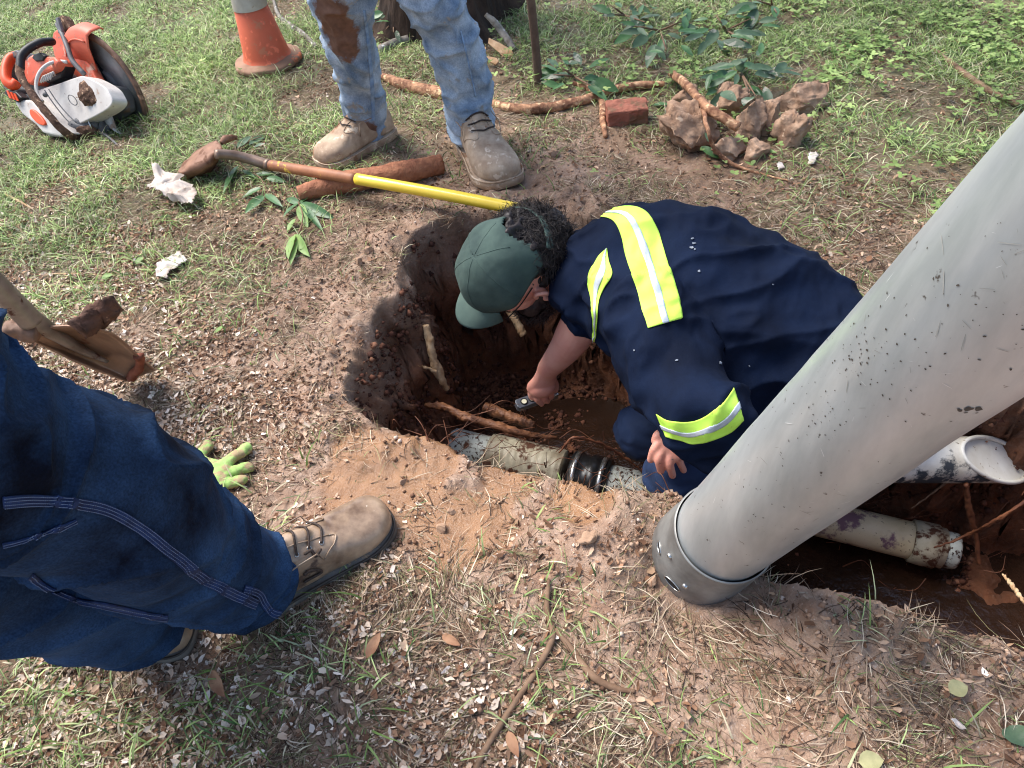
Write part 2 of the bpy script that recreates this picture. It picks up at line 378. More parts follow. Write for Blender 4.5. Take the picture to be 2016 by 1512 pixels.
def soil(m):
    nt = m.node_tree; N = nt.nodes; L = nt.links; b = N['Principled BSDF']
    tc = N.new('ShaderNodeTexCoord'); at = N.new('ShaderNodeAttribute'); at.attribute_name = 'Col'
    sp = N.new('ShaderNodeSeparateColor'); L.new(at.outputs['Color'], sp.inputs[0])
    def noise(s, d=8, r=.62):
        n = N.new('ShaderNodeTexNoise'); n.inputs['Scale'].default_value = s; n.inputs['Detail'].default_value = d; n.inputs['Roughness'].default_value = r
        L.new(tc.outputs['Object'], n.inputs['Vector']); return n.outputs['Fac']
    def mr(src, a, b_, c=0, d=1):
        r = N.new('ShaderNodeMapRange'); r.inputs[1].default_value = a; r.inputs[2].default_value = b_; r.inputs[3].default_value = c; r.inputs[4].default_value = d; L.new(src, r.inputs[0]); return r.outputs[0]
    def mix(f, A, B):
        x = N.new('ShaderNodeMix'); x.data_type = 'RGBA'; L.new(f, x.inputs[0])
        for v, k in ((A, 6), (B, 7)):
            if isinstance(v, tuple): x.inputs[k].default_value = v
            else: L.new(v, x.inputs[k])
        return x.outputs[2]
    def ma(op, a, b_):
        x = N.new('ShaderNodeMath'); x.operation = op
        for v, k in ((a, 0), (b_, 1)):
            if isinstance(v, (int, float)): x.inputs[k].default_value = v
            else: L.new(v, x.inputs[k])
        return x.outputs[0]
    top = mix(mr(noise(60), .35, .65), (.165, .095, .056, 1), (.30, .19, .118, 1))
    thatch = mix(mr(noise(90), .35, .65), (.10, .078, .035, 1), (.20, .165, .085, 1))
    clay = mix(mr(noise(38), .35, .66), (.34, .21, .140, 1), (.54, .375, .27, 1))
    clay = mix(mr(noise(11), .45, .62), clay, (.33, .195, .125, 1))
    clay = mix(mr(noise(150, 4), .60, .68), clay, (.58, .46, .38, 1))
    clay = mix(mr(noise(95, 5), .62, .72), clay, (.11, .065, .04, 1))
    c = mix(mr(sp.outputs[0], .15, .7), top, thatch)
    cf = ma('ADD', sp.outputs[1], mr(noise(7, 6), .3, .7, -.35, .35))
    c = mix(mr(cf, .2, .75), c, clay)
    wetc = mix(mr(noise(20), .3, .7), (.37, .20, .10, 1), (.25, .13, .065, 1))
    c = mix(sp.outputs[2], c, wetc)
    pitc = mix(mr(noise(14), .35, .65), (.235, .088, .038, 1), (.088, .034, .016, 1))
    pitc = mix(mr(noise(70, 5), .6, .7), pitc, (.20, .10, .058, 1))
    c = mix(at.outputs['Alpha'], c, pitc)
    L.new(c, b.inputs['Base Color'])
    ro = ma('MULTIPLY', mr(noise(48, 5), .42, .58, .40, .88), mr(sp.outputs[2], 0, 1, 1, .15))
    fine = mr(noise(30, 4), .52, .62, 1, .45)
    L.new(ma('MULTIPLY', ro, mix(at.outputs['Alpha'], (1, 1, 1, 1), fine) if False else 1.0), b.inputs['Roughness'])
    b.inputs['Specular IOR Level'].default_value = .45
    bp = N.new('ShaderNodeBump'); bp.inputs['Distance'].default_value = .008
    L.new(mr(sp.outputs[2], 0, 1, 1.0, .6), bp.inputs['Strength'])
    hh = ma('ADD', noise(85, 8, .7), ma('MULTIPLY', noise(260, 4, .7), .35)); L.new(hh, bp.inputs['Height']); L.new(bp.outputs[0], b.inputs['Normal'])
soil(gm)
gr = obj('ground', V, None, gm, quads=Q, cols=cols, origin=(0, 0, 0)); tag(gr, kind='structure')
gr.data.color_attributes[0].name = 'Col'
# trench water
wm = mat('muddy_water', (.030, .014, .008, 1), (.020, .010, .006, 1), sc=6, rough=.06, bump=.35, bsc=16, bdist=.02, spec=.5)
wx, wy = np.meshgrid(np.linspace(-.1, 1.7, 60), np.linspace(.2, 1.45, 40)); sdw = pit_sd(wx.ravel(), wy.ravel())
Wv = np.stack([wx.ravel(), wy.ravel(), np.full(wx.size, -.556)], 1); ii = np.arange(wx.size).reshape(wx.shape)
Wq = np.stack([ii[:-1, :-1].ravel(), ii[:-1, 1:].ravel(), ii[1:, 1:].ravel(), ii[1:, :-1].ravel()], 1); Wq = Wq[(sdw[Wq] > .02).all(1)]
us = np.unique(Wq); mp = np.zeros(wx.size, int); mp[us] = np.arange(len(us))
tag(obj('water', Wv[us], None, wm, quads=mp[Wq]), kind='structure')
# ---------------------------------------------------------------- scatter
def inframe(x, y, m=120):
    px, py, d = proj(np.stack([x, y, np.zeros_like(x)], -1)); return (d > 0) & (px > -m) & (px < 2016+m) & (py > -m-60) & (py < 1512+m)
EXC = [(G(520,1190)[:2], G(745,1040)[:2], .045), (G(160,1260)[:2], G(345,1255)[:2], .03), (G(632,334)[:2], G(776,262)[:2], .05), (G(996,374)[:2], G(920,276)[:2], .05), (G(1385,1120)[:2], G(1395,1110)[:2], .08)]
def sample(N, T, pw=1.0, clump=0, seed=0, cs=9, pit=False):
    out = []; tot = 0
    while tot < N:
        n = 200000; x = RNG.uniform(-2.9, 2.6, n); y = RNG.uniform(.1, 4.2, n); k = inframe(x, y); x = x[k]; y = y[k]
        px, py = gpx(x, y); w = table(T, px, py)**pw
        if clump: w = w*np.clip(.5+clump*fbm(np.stack([x, y, 0*x], -1), cs, seed, 3), 0, 1.6)
        sd = pit_sd(x, y)
        wt = 0
        for a, b, r in WET: wt = np.maximum(wt, blob(x, y, a, b, r))
        for a, b, r in EXC: w = np.where(seg_d(x, y, a, b) < r, 0, w)
        k = (RNG.uniform(0, 1, len(x)) < w*(1-.9*wt)) & ((sd > .02) if pit else (sd < .004)); out.append(np.stack([x[k], y[k]], 1)); tot += k.sum()
        if pit and len(out) > 30: break
    return np.vstack(out)[:N]
def blades(P, hgt, wid, lean, colf, name, m, curl=.6, zoff=0, levels=3, mat_=False):
    N = len(P); az = RNG.uniform(0, 2*math.pi, N) if not mat_ else 9*vn(np.stack([P[:, 0], P[:, 1], 0*P[:, 0]], 1), 5.5, 91)+RNG.normal(0, .75, N); hh = hgt[0]+(hgt[1]-hgt[0])*RNG.uniform(0, 1, N)**1.7
    w = RNG.uniform(wid[0], wid[1], N); le = RNG.uniform(lean[0], lean[1], N)
    dx, dy = np.cos(az), np.sin(az); z0 = ground_h(P[:, 0], P[:, 1])+zoff
    tw = az+RNG.uniform(-1.2, 1.2, N); sx, sy = -np.sin(tw), np.cos(tw)
    nl = levels; V = np.zeros((N, 2*nl+1, 3)); cu = RNG.uniform(-curl, curl, N)
    for l in range(nl+1):
        t = l/nl; ang = le + t*curl*.9            # lean angle from vertical grows
        r = hh*t*np.sin(np.clip(ang, 0, 1.5)); z = hh*t*np.cos(np.clip(ang, 0, 1.53))
        side = cu*hh*t*t*.5
        c = np.stack([P[:, 0]+dx*r-dy*side, P[:, 1]+dy*r+dx*side, z0+z-.002], 1)
        if l < nl:
            ww = w*(1-.55*t)*.5
            V[:, 2*l] = c-np.stack([sx*ww, sy*ww, 0*ww], 1); V[:, 2*l+1] = c+np.stack([sx*ww, sy*ww, 0*ww], 1)
        else: V[:, 2*nl] = c
    nv = 2*nl+1; base = np.arange(N)[:, None]*nv
    qs = np.concatenate([base+np.array([[2*l, 2*l+1, 2*l+3, 2*l+2]]) for l in range(nl-1)]); ts = base+np.array([[2*nl-2, 2*nl-1, 2*nl]])
    c = colf(N, P); c = np.repeat(c[:, None, :], nv, 1)
    c[:, :2] *= .6  # base of each blade darkened, shade between blades put into the colour
    o = obj(name, V.reshape(-1, 3), None, m, quads=qs, tris=ts, cols=c.reshape(-1, 3), smooth=True, origin=(0, 1.2, 0)); return o
def pal(cs, ws, jit=.18):
    cs = np.array([S(*c)[:3] for c in cs]); ws = np.array(ws, float)/sum(ws)
    def f(N, P):
        k = RNG.choice(len(cs), N, p=ws); return cs[k]*np.exp(RNG.normal(0, jit, N))[:, None]*(1+.25*fbm(np.stack([P[:, 0], P[:, 1], 0*P[:, 0]], -1), 3, 77, 2))[:, None]
    return f
bm_ = mat('grass_blade', (0, 0, 0, 1), attr=True, rough=.55, bump=0, transl=.35, spec=.25)
sm_ = mat('dead_straw', (0, 0, 0, 1), attr=True, rough=.8, bump=0, transl=.1, spec=.2)
green = pal([(150,174,104),(120,144,78),(184,202,136),(78,106,62),(196,204,160),(204,194,164)], [4, 4, 4, 3, 2, 2], .25)
P = sample(170000, T_GRASS, 1.3, 1.0, 11, 7)
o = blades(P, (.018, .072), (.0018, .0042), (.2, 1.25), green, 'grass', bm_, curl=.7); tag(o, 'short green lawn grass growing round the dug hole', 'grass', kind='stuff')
dry = pal([(172,150,126),(136,112,90),(200,184,160),(98,76,60),(118,114,80),(70,54,44)], [4, 4, 2.5, 4, 4, 5], .25)
P = sample(230000, T_STRAW, 1.1, .8, 23, 6)
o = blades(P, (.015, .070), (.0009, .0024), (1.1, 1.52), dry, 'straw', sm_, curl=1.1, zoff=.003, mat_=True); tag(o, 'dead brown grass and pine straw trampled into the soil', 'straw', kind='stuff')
# pale litter: small curled flakes
def flakes(P, size, colf, name, m, asp=(1.2, 3.2), tilt=.6, zo=.002):
    N = len(P); L_ = size[0]+(size[1]-size[0])*RNG.uniform(0, 1, N)**2.2; W_ = L_/RNG.uniform(*asp, N); az = RNG.uniform(0, 6.283, N)
    ux = np.stack([np.cos(az), np.sin(az), RNG.uniform(-tilt, tilt, N)], 1); ux /= np.linalg.norm(ux, axis=1)[:, None]
    uy = np.cross(np.array([0, 0, 1.0]), ux); uy[:, 2] += RNG.uniform(-tilt, tilt, N); uy /= np.linalg.norm(uy, axis=1)[:, None]; uz = np.cross(ux, uy)
    pts = [(-1, 0), (-.45, -.85), (.35, -.75), (1, .05), (.45, .8), (-.35, .7)]
    c = np.stack([P[:, 0], P[:, 1], ground_h(P[:, 0], P[:, 1])+zo+.25*L_*np.abs(ux[:, 2])], 1)
    V = np.zeros((N, 7, 3)); V[:, 0] = c
    for k, (a, b) in enumerate(pts):
        j = RNG.uniform(.65, 1.25, (N, 1)); V[:, k+1] = c+ux*(a*L_/2)[:, None]*j+uy*(b*W_/2)[:, None]*j+uz*(RNG.uniform(-.05, .28, N)*L_)[:, None]
    ts = np.concatenate([np.arange(N)[:, None]*7+np.array([[0, k+1, (k+1) % 6+1]]) for k in range(6)])
    cc = np.repeat(colf(N, P)[:, None, :], 7, 1)
    return obj(name, V.reshape(-1, 3), None, m, tris=ts, cols=cc.reshape(-1, 3), smooth=False, origin=(0, 1.2, 0))
P = sample(78000, T_LITT, 1.3, .8, 31, 8)
_lw = pal([(216,196,176),(190,162,138),(156,122,98),(230,214,198),(112,80,60)], [4, 4, 3, 2, 3], .2); _lb = pal([(172,140,112),(146,112,88),(196,166,140),(104,76,58),(120,88,66)], [3, 4, 1.5, 4, 3], .2)
def lit(N, P):
    px, py = gpx(P[:, 0], P[:, 1]); w = np.clip(table(T_LITT, px, py)*1.8-.3, 0, 1); return np.where((RNG.uniform(0, 1, N) < w)[:, None], _lw(N, P), _lb(N, P))
o = flakes(P, (.003, .019), lit, 'leaf_litter', sm_); tag(o, 'pale crumbled leaf and bark litter spread over the soil', 'leaf litter', kind='stuff')
P = sample(13000, T_CLAY, .8, 1.3, 41, 14)
crumb = pal([(168,136,112),(142,110,88),(190,160,136),(104,76,58),(208,186,168)], [4, 4, 3, 3, 1], .12)
def crumbs(P, size, colf, name, m):
    N = len(P); r = size[0]+(size[1]-size[0])*RNG.uniform(0, 1, N)**3.5
    B_ = np.array([[1,0,0],[0,1,0],[-1,0,0],[0,-1,0],[0,0,.9],[0,0,-.6]], float); Fc = np.array([[0,1,4],[1,2,4],[2,3,4],[3,0,4],[1,0,5],[2,1,5],[3,2,5],[0,3,5]])
    az = RNG.uniform(0, 6.28, N); ca, sa = np.cos(az), np.sin(az)
    J = RNG.uniform(.6, 1.3, (N, 6, 1)); Vb = B_[None]*J
    X = Vb[..., 0]*ca[:, None]-Vb[..., 1]*sa[:, None]; Y = Vb[..., 0]*sa[:, None]+Vb[..., 1]*ca[:, None]
    V = np.stack([X, Y, Vb[..., 2]], -1)*r[:, None, None]
    V += np.stack([P[:, 0], P[:, 1], ground_h(P[:, 0], P[:, 1])+r*.3], 1)[:, None, :]
    ts = (np.arange(N)[:, None, None]*6+Fc[None]).reshape(-1, 3); cc = np.repeat(colf(N, P)[:, None, :], 6, 1)
    return obj(name, V.reshape(-1, 3), None, m, tris=ts, cols=cc.reshape(-1, 3), smooth=False, origin=(0, 1.2, 0))
dm_ = mat('dirt_crumb', (0, 0, 0, 1), attr=True, rough=.85, bump=.5, sc=200, bsc=300, spec=.3)
o = crumbs(P, (.0010, .0065), crumb, 'dirt_crumbs', dm_); tag(o, 'loose crumbs of tan clay scattered round the hole', 'dirt', kind='stuff')
# soil crumbs on the pit walls and floor
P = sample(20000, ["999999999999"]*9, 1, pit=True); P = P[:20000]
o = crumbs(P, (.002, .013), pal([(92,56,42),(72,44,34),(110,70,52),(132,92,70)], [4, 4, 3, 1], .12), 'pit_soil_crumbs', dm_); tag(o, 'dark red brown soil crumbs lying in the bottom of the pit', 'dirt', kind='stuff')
# clover and broad leaf weeds, upper right
T_CLO = ["111111235889", "000001112355", "000000000012", "000000000001", "000000000000", "000000000000", "000000000000", "000000000000", "000000000000"]
P = sample(6500, T_CLO, 1.3, 1.2, 61, 5)
def clover(P):
    N = len(P); z = ground_h(P[:, 0], P[:, 1])+RNG.uniform(.01, .04, N); V = []; T = []; C = []
    base = np.stack([P[:, 0], P[:, 1], z], 1); k = 0; az = RNG.uniform(0, 6.28, N); s = RNG.uniform(.004, .009, N)
    cc = pal([(144,168,98),(118,142,80),(170,190,118)], [3, 2, 2], .15)(N, P)
    th = np.linspace(0, 2*math.pi, 7, endpoint=False)
    for l in range(3):
        a = az+l*2.094; d = np.stack([np.cos(a), np.sin(a), RNG.uniform(-.1, .45, N)], 1); e = np.stack([-np.sin(a), np.cos(a), RNG.uniform(-.3, .3, N)], 1)
        c = base+d*s[:, None]*.9
        ring = c[:, None, :]+(np.cos(th)[None, :, None]*d[:, None, :]*.9+np.sin(th)[None, :, None]*e[:, None, :]*.75)*s[:, None, None]
        V.append(ring.reshape(-1, 3)); C.append(np.repeat(cc, 7, 0))
        b = k+np.arange(N)[:, None]*7
        T.append(np.concatenate([b+np.array([[0, j, j+1]]) for j in range(1, 6)])); k += N*7
    return obj('clover', np.vstack(V), None, bm_, tris=np.vstack(T), cols=np.vstack(C), smooth=True, origin=(0, 1.2, 0))
tag(clover(P), 'bright green clover leaves among the lawn at upper right', 'clover', kind='stuff')
# ================================================================ THINGS ON THE GROUND
def Gp(px, py, dz=0.0):
    p = G(px, py, 0)
    for _ in range(3):
        z = gh(p[0], p[1]); p = G(px, py, z+dz)
    return p
def C2W(v): return unit(v[0]*cR+v[1]*cU-v[2]*cF)
def PLN(poly, P0, N):
    out = []
    for a, b in poly:
        r = ray(a, b); t = ((P0-cO)@N)/(r@N); out.append(cO+r*t)
    return np.array(out)
m_steel = mat('galvanised_steel', S(208,212,211), S(164,170,170), sc=9, aniso=(1, 1, .22), rough=.38, bump=.3, bsc=6, bdist=.006, metal=.55, spots=S(84,78,72), spotsc=70, spotamt=.62, spec=.5, mud=S(150,146,140), mudamt=-.35, mudsc=30)
m_dsteel = mat('dull_steel', S(156,156,152), S(118,116,112), sc=14, rough=.5, bump=.3, bsc=40, metal=.5, mud=S(120,100,84), mudamt=-.1, mudsc=16)
m_bright = mat('bright_steel', S(215,215,210), S(180,180,178), sc=60, rough=.25, metal=.9, bump=.1)
m_dark = mat('dark_hole', (.012, .011, .01, 1), (.02, .018, .016, 1), rough=.8, bump=0)
# ---- big suction tube
tU = np.array([.153, -.249, .956]); tU = tU/np.linalg.norm(tU); tA = np.array([.301, .554, .113]); tB = tA-tU*.105
t = thing('suction_tube', tB, 'big grey metal suction tube slanting down onto the clay at the edge of the hole', 'suction tube')
n = 130; L_ = np.linspace(.045, 2.0, n); an = np.linspace(0, 2*math.pi, 96, endpoint=False)
_, A_, B_ = frames(tB+np.outer(L_, tU))
V = []
for i, s in enumerate(L_):
    p = tB+tU*s; dirs = np.outer(np.cos(an), A_[i])+np.outer(np.sin(an), B_[i]); r = .0755+.0012*fbm(p+dirs*.076, 7, 3, 3)
    q = p+dirs*.0755
    for c, rr, dd in (((1400, 1075), .022, .006), ((1395, 1120), .02, .005), ((1560, 930), .03, .003), ((1700, 760), .035, .003), ((1480, 990), .02, .004)):
        # dents in the sheet metal
        pr_ = ray(*c); k = cO; w = tB-k; uu = pr_/np.linalg.norm(pr_); 
        M_ = np.array([[1, -uu@tU], [uu@tU, -1]]); sol = np.linalg.solve(M_, [w@uu, w@tU]); ce = k+uu*(sol[0]-.0755)
        r = r-dd*np.exp(-(((q-ce)**2).sum(1))/rr**2)
    V.append(p+dirs*r[:, None])
V = np.vstack(V); F = [[i*96+j, i*96+(j+1) % 96, (i+1)*96+(j+1) % 96, (i+1)*96+j] for i in range(n-1) for j in range(96)]
obj('tube', V, F, m_steel, t)
tb_ = BVHTree.FromPolygons([tuple(v) for v in V], F)
def specks(n, area, rr_, m, name, par, long=1.0, ang=None):
    V = []; F = []; k0 = 0
    for i in range(n):
        a, b = area(); l, nn = cast(tb_, a, b)
        if l is None: continue
        nn = nn if nn@(cO-l) > 0 else -nn; t1 = unit(tU*math.cos(ang if ang is not None else random.uniform(0, 6.28))+np.cross(nn, tU)*math.sin(ang if ang is not None else random.uniform(0, 6.28))+.25*np.array([random.gauss(0, 1) for _ in range(3)])*(ang is None)); t1 = unit(t1-nn*(t1@nn)); t2 = np.cross(nn, t1); r = rr_*random.uniform(.3, 1)**1.5; k = 7
        for q in range(k):
            x = 2*math.pi*q/k; g_ = random.uniform(.6, 1.2); V.append(l+nn*.0005+t1*math.cos(x)*r*long*g_+t2*math.sin(x)*r*g_)
        F.append(list(range(k0, k0+k))); k0 += k
    tag(obj(name, np.array(V), F, m, par, smooth=False), kind='stuff')
m_spk = mat('dark_speck', S(84,78,70), S(60,52,46), rough=.8, bump=0); m_scr = mat('bright_scratch', S(226,228,226), S(208,210,208), rough=.4, bump=0, metal=.3); m_smr = mat('grey_smear', S(150,150,144), S(134,134,128), rough=.6, bump=0)
TB_ = t.children[0]
def ar_(cx, cy, sx, sy): return lambda: (random.gauss(cx, sx), random.gauss(cy, sy))
def along():
    u = random.random(); return 1380+u*620+random.uniform(-150, 150), 1110-u*620+random.uniform(-150, 150)
specks(170, along, .0010, m_spk, 'mud_speck', TB_, 1.6); specks(60, ar_(1690, 700, 36, 40), .0013, m_spk, 'mud_speck', TB_, 1.3); specks(40, ar_(1620, 810, 26, 30), .0012, m_spk, 'mud_speck', TB_); specks(8, ar_(1905, 806, 12, 4), .0035, m_spk, 'mud_speck', TB_, 1.6)
specks(36, along, .0005, m_scr, 'scratch', TB_, 16); specks(40, along, .0006, m_smr, 'scratch', TB_, 18)
def collar_r(s, a): return np.ones_like(a)*(1+.006*np.sin(a*3+s*40))
V1, F1 = tube(tB+np.outer(np.linspace(-.055, .085, 8), tU), [.0865, .0865, .086, .085, .084, .0825, .081, .0803], 96, cap=False, disp=collar_r)
V2, F2 = tube(tB+np.outer(np.linspace(.085, -.055, 8), tU), [.0765]*8, 96, cap=False)
co = obj('collar', *join((V1, F1), (V2, F2)), m_dsteel, t)
V, F = tube(tB+np.outer([.082, .083, .087, .088], tU), [.0795, .0812, .0812, .0785], 96, cap=False); obj('rim', V, F, m_dsteel, co)
cb = BVHTree.FromPolygons([tuple(v) for v in V1], F1)
for (px, py, a, b, mm, nm) in ((1323, 1149, .016, .0085, m_dark, 'slot'), (1400, 1196, .016, .0085, m_dark, 'slot'), (1298, 1078, .011, .006, m_dark, 'slot'), (1349, 1153, .0052, .0042, m_bright, 'bolt'), (1319, 1094, .0052, .0042, m_bright, 'bolt'), (1428, 1188, .004, .0035, m_bright, 'bolt'), (1466, 1168, .0052, .0042, m_bright, 'bolt')):
    l, nn = cast(cb, px, py)
    if l is None: continue
    tg = unit(np.cross(nn, tU)); k = 20; th = np.linspace(0, 2*math.pi, k, endpoint=False)
    def ringp(s, o): return [l+nn*o+tg*math.cos(x)*a*s+tU*math.sin(x)*b*s for x in th]
    if nm == 'slot': V = ringp(1, .0006)+ringp(.96, -.0002); lab = obj('slot', np.array(V), [list(range(k))]+[[i, (i+1) % k, (i+1) % k+k, i+k] for i in range(k)], mm, co, smooth=False)
    if nm == 'slot':
        V, F = tube(np.array(ringp(1.04, .0004)+[ringp(1.04, .0004)[0]]), .0011, 6, cap=False); obj('slot_edge', V, F, m_bright, co)
    else:
        V = np.array(ringp(1, 0)+ringp(.9, .003)+ringp(.5, .0042)); F = [[i, (i+1) % k, (i+1) % k+k, i+k] for i in range(k)]+[[i+k, (i+1) % k+k, (i+1) % k+2*k, i+2*k] for i in range(k)]+[list(range(2*k, 3*k))]
        obj('bolt', V, F, mm, co)
# ---- pipes in the trench
m_pvcg = mat('grey_pvc', S(196,200,192), S(160,164,154), sc=18, rough=.5, bump=.1, spots=S(60,40,30), spotsc=95, spotamt=.18, mud=S(84,52,36), mudamt=.4, mudsc=18)
m_pvcc = mat('cream_pvc', S(222,206,170), S(196,178,138), sc=9, rough=.4, bump=.1, spots=S(90,60,44), spotsc=120, spotamt=.5, mud=S(124,94,104), mudamt=.42, mudsc=13)
m_hub = mat('cream_hub', S(186,178,154), S(130,116,94), sc=14, rough=.5, bump=.3, mud=S(84,52,36), mudamt=.4, mudsc=22)
m_rub = mat('black_rubber', (.012, .012, .013, 1), (.02, .02, .02, 1), rough=.28, bump=.1, mud=S(60,36,26), mudamt=-.3)
PA, PB = np.array([-.205, 1.265, -.475]), np.array([1.0, .69, -.50]); pu = unit(PB-PA)
def pp(s): return PA+pu*s
def seg(s0, s1, r, n=40, ends=None, disp=None):
    s = np.array([s0, s0+.002, *np.linspace(s0+.006, s1-.006, 14), s1-.002, s1]); rr = np.full(len(s), r); rr[0] -= .004; rr[-1] -= .004
    return tube(np.array([pp(x) for x in s]), rr, n, disp=disp)
t = thing('sewer_pipe', pp(.2)-[0, 0, .06], 'speckled grey sewer pipe with black rubber coupling at the bottom of the hole', 'pipe')
obj('pipe', *seg(-.12, .16, .056), m_pvcg, t)
def rings_d(s, a): return 1+.018*np.sin(s*260+np.sin(a)*1.5)
V, F = tube(np.array([pp(x) for x in np.linspace(.13, .34, 70)]), [.066]*70, 48, disp=lambda s, a: 1+.010*np.sin((s+.02*np.cos(a))*330)*np.ones_like(a)); obj('ribbed_hub', V, F, m_hub, t)
c_ = obj('rubber_coupling', *tube(np.array([pp(x) for x in (.36, .363, .385, .39, .41, .415, .435, .44, .463, .467)]), [.064, .070, .070, .067, .067, .072, .072, .067, .070, .064], 48), m_rub, t)
for s in (.376, .448): V, F = tube(np.array([pp(s-.007), pp(s-.0065), pp(s+.0065), pp(s+.007)]), [.069, .0725, .0725, .069], 48, cap=False); obj('clamp', V, F, m_bright, c_)
obj('pipe', *seg(.46, .78, .057), m_pvcg, t)
Q0, Q1 = D(1530, 1000, 1.78), D(1800, 1066, 1.69); qu = unit(Q1-Q0); ql = np.linalg.norm(Q1-Q0)
t = thing('drain_pipe', Q1-[0, 0, .06], 'cream plastic pipe stained with purple primer under the suction tube', 'pipe')
qq = lambda *a: np.array([Q0+qu*x for x in a])
obj('pipe', *tube(qq(*np.linspace(0, ql, 14)), .045, 40), m_pvcc, t)
obj('coupling', *tube(qq(ql-.01, ql-.008, ql+.01, ql+.045, ql+.047, ql+.06, ql+.062), [.046, .051, .0525, .0525, .048, .048, .044], 40), m_hub, t)
obj('stub', *tube(qq(ql+.055, ql+.085, ql+.09), [.043, .043, .040], 40), m_pvcg, t)
# ---- dirty white container with oval face
m_white = mat('dirty_white_plastic', S(226,220,206), S(196,186,166), sc=14, rough=.45, bump=.15, spots=S(120,104,84), spotsc=40, spotamt=.7, mud=S(58,62,66), mudamt=.5, mudsc=16)
m_white2 = mat('white_plastic_face', S(232,230,222), S(206,200,186), sc=9, rough=.4, bump=.12, spots=S(150,132,108), spotsc=60, spotamt=.5)
dC = 1.55; ks = dC/FP; c0 = D(1940, 905, dC); r_ = 46*ks
xr, yr, zr = cR, -cU, -cF   # right, down, to viewer
th = np.linspace(0, 2*math.pi, 64, endpoint=False); cut = []; left = []
for a in th:
    yy, zz = -math.cos(a), math.sin(a)
    cx = (1962+38*yy-88*zz-1940)*ks
    cut.append(c0+xr*cx+yr*yy*r_+zr*zz*r_); left.append(c0+xr*(-420*ks)+yr*yy*r_+zr*zz*r_)
cut = np.array(cut); left = np.array(left); t = thing('white_container', left.mean(0)*.5+cut.mean(0)*.5-[0, 0, r_], 'dirty white plastic container with an oval rimmed face behind the suction tube', 'container')
nn = 64; rows = [left*(1-s)+cut*s for s in np.linspace(0, 1, 12)]
obj('body', np.vstack(rows), [[i*nn+j, i*nn+(j+1) % nn, (i+1)*nn+(j+1) % nn, (i+1)*nn+j] for i in range(11) for j in range(nn)]+[list(range(nn))], m_white, t)
nrm = unit(np.cross(cut[0]-cut[16], cut[32]-cut[16])); nrm = nrm if nrm@(-cF) > 0 else -nrm
cc = cut.mean(0); inner = cc+(cut-cc)*.93-nrm*.006; inn2 = cc+(cut-cc)*.5-nrm*.008
obj('face', np.vstack([inner, inn2, [cc-nrm*.009]]), [[j, (j+1) % nn, (j+1) % nn+nn, j+nn] for j in range(nn)]+[[j+nn, (j+1) % nn+nn, 2*nn] for j in range(nn)], m_white2, t)
V, F = tube(np.vstack([cc+(cut-cc)*.97, [cc+(cut[0]-cc)*.97]]), .0048, 10, cap=False); obj('rim', V, F, m_white2, t)
# ---- roots, sticks
m_root = mat('stripped_root', S(190,142,106), S(112,72,50), sc=38, rough=.8, bump=1, bsc=70, bdist=.006, spots=S(222,182,140), spotsc=44, spotamt=.25, mud=S(112,74,52), mudamt=.0, mudsc=20)
m_rootr = mat('orange_root', S(174,116,82), S(138,84,58), sc=30, rough=.75, bump=1, bsc=70, bdist=.006, spots=S(120,76,54), spotsc=90, spotamt=.5)
m_bark = mat('lichen_bark', S(150,144,134), S(92,82,72), sc=26, rough=.85, bump=.7, bsc=60, bdist=.004, spots=S(206,206,200), spotsc=40, spotamt=.3)
m_twig = mat('dry_twig', S(140,112,88), S(104,78,58), sc=30, rough=.8, bump=.4, bsc=80)
m_wetroot = mat('wet_root', S(140,94,62), S(84,50,34), sc=40, rough=.5, bump=1, bsc=80, bdist=.005, mud=S(74,46,32), mudamt=.25, mudsc=24)
m_dtw = mat('pit_root', S(120,74,48), S(76,42,28), sc=30, rough=.6, bump=.4, bsc=80)
m_pale = mat('pale_root', S(206,178,140), S(160,122,84), sc=40, rough=.7, bump=.5, bsc=90)
m_brk = mat('broken_wood', S(214,188,150), S(176,140,100), sc=60, rough=.8, bump=.6, bsc=90)
def knob(seed, amp=.12, fr=9):
    return lambda s, a: 1+amp*vn(np.stack([np.cos(a)*.9, np.sin(a)*.9, np.full_like(a, s*fr)+seed], -1), 1.3, seed)+amp*.5*vn(np.stack([np.cos(a)*2, np.sin(a)*2, np.full_like(a, s*fr*3)+seed], -1), 1.6, seed+5)
def stick(name, pts, rad, label, cat, m, group=None, parent=None, dz=None, sm=40, amp=.14, sides=14, wob=.0):
    rad = np.atleast_1d(rad).astype(float); rr = np.interp(np.linspace(0, 1, sm), np.linspace(0, 1, len(rad)), rad)
    P = [Gp(p[0], p[1], (p[2] if len(p) > 2 else 0)+rad.mean()*.75) for p in pts]; P = resample(P, sm)
    if wob: P = P+wob*np.stack([vn(P, 22, 3), vn(P, 22, 4), .3*vn(P, 22, 5)], 1)
    V, F = tube(P, rr, sides, disp=knob(len(pts)*3+int(pts[0][0]), amp))
    V = V+.06*rr.mean()*fbm(V, 120, 8, 2)[:, None]
    o = obj(name, V, F, m, parent)
    if parent is None: tag(o, label, cat, group)
    return o
GR = 'cut tree roots lying behind the hole'
stick('root', [(752,150),(800,168),(860,183),(930,196),(1010,215),(1085,212),(1150,196),(1205,178),(1262,168),(1310,165)], [.012,.021,.021,.02,.017,.017,.015,.014,.013,.008], 'long curved orange root lying behind the standing man\'s boots', 'root', m_root, GR, sm=90, wob=.004)
r_o = stick('root', [(1130,163),(1162,176),(1186,198),(1187,232),(1190,268)], [.008,.013,.014,.010,.007], 'short forked root lying across the end of the brick', 'root', m_root, GR, wob=.004)
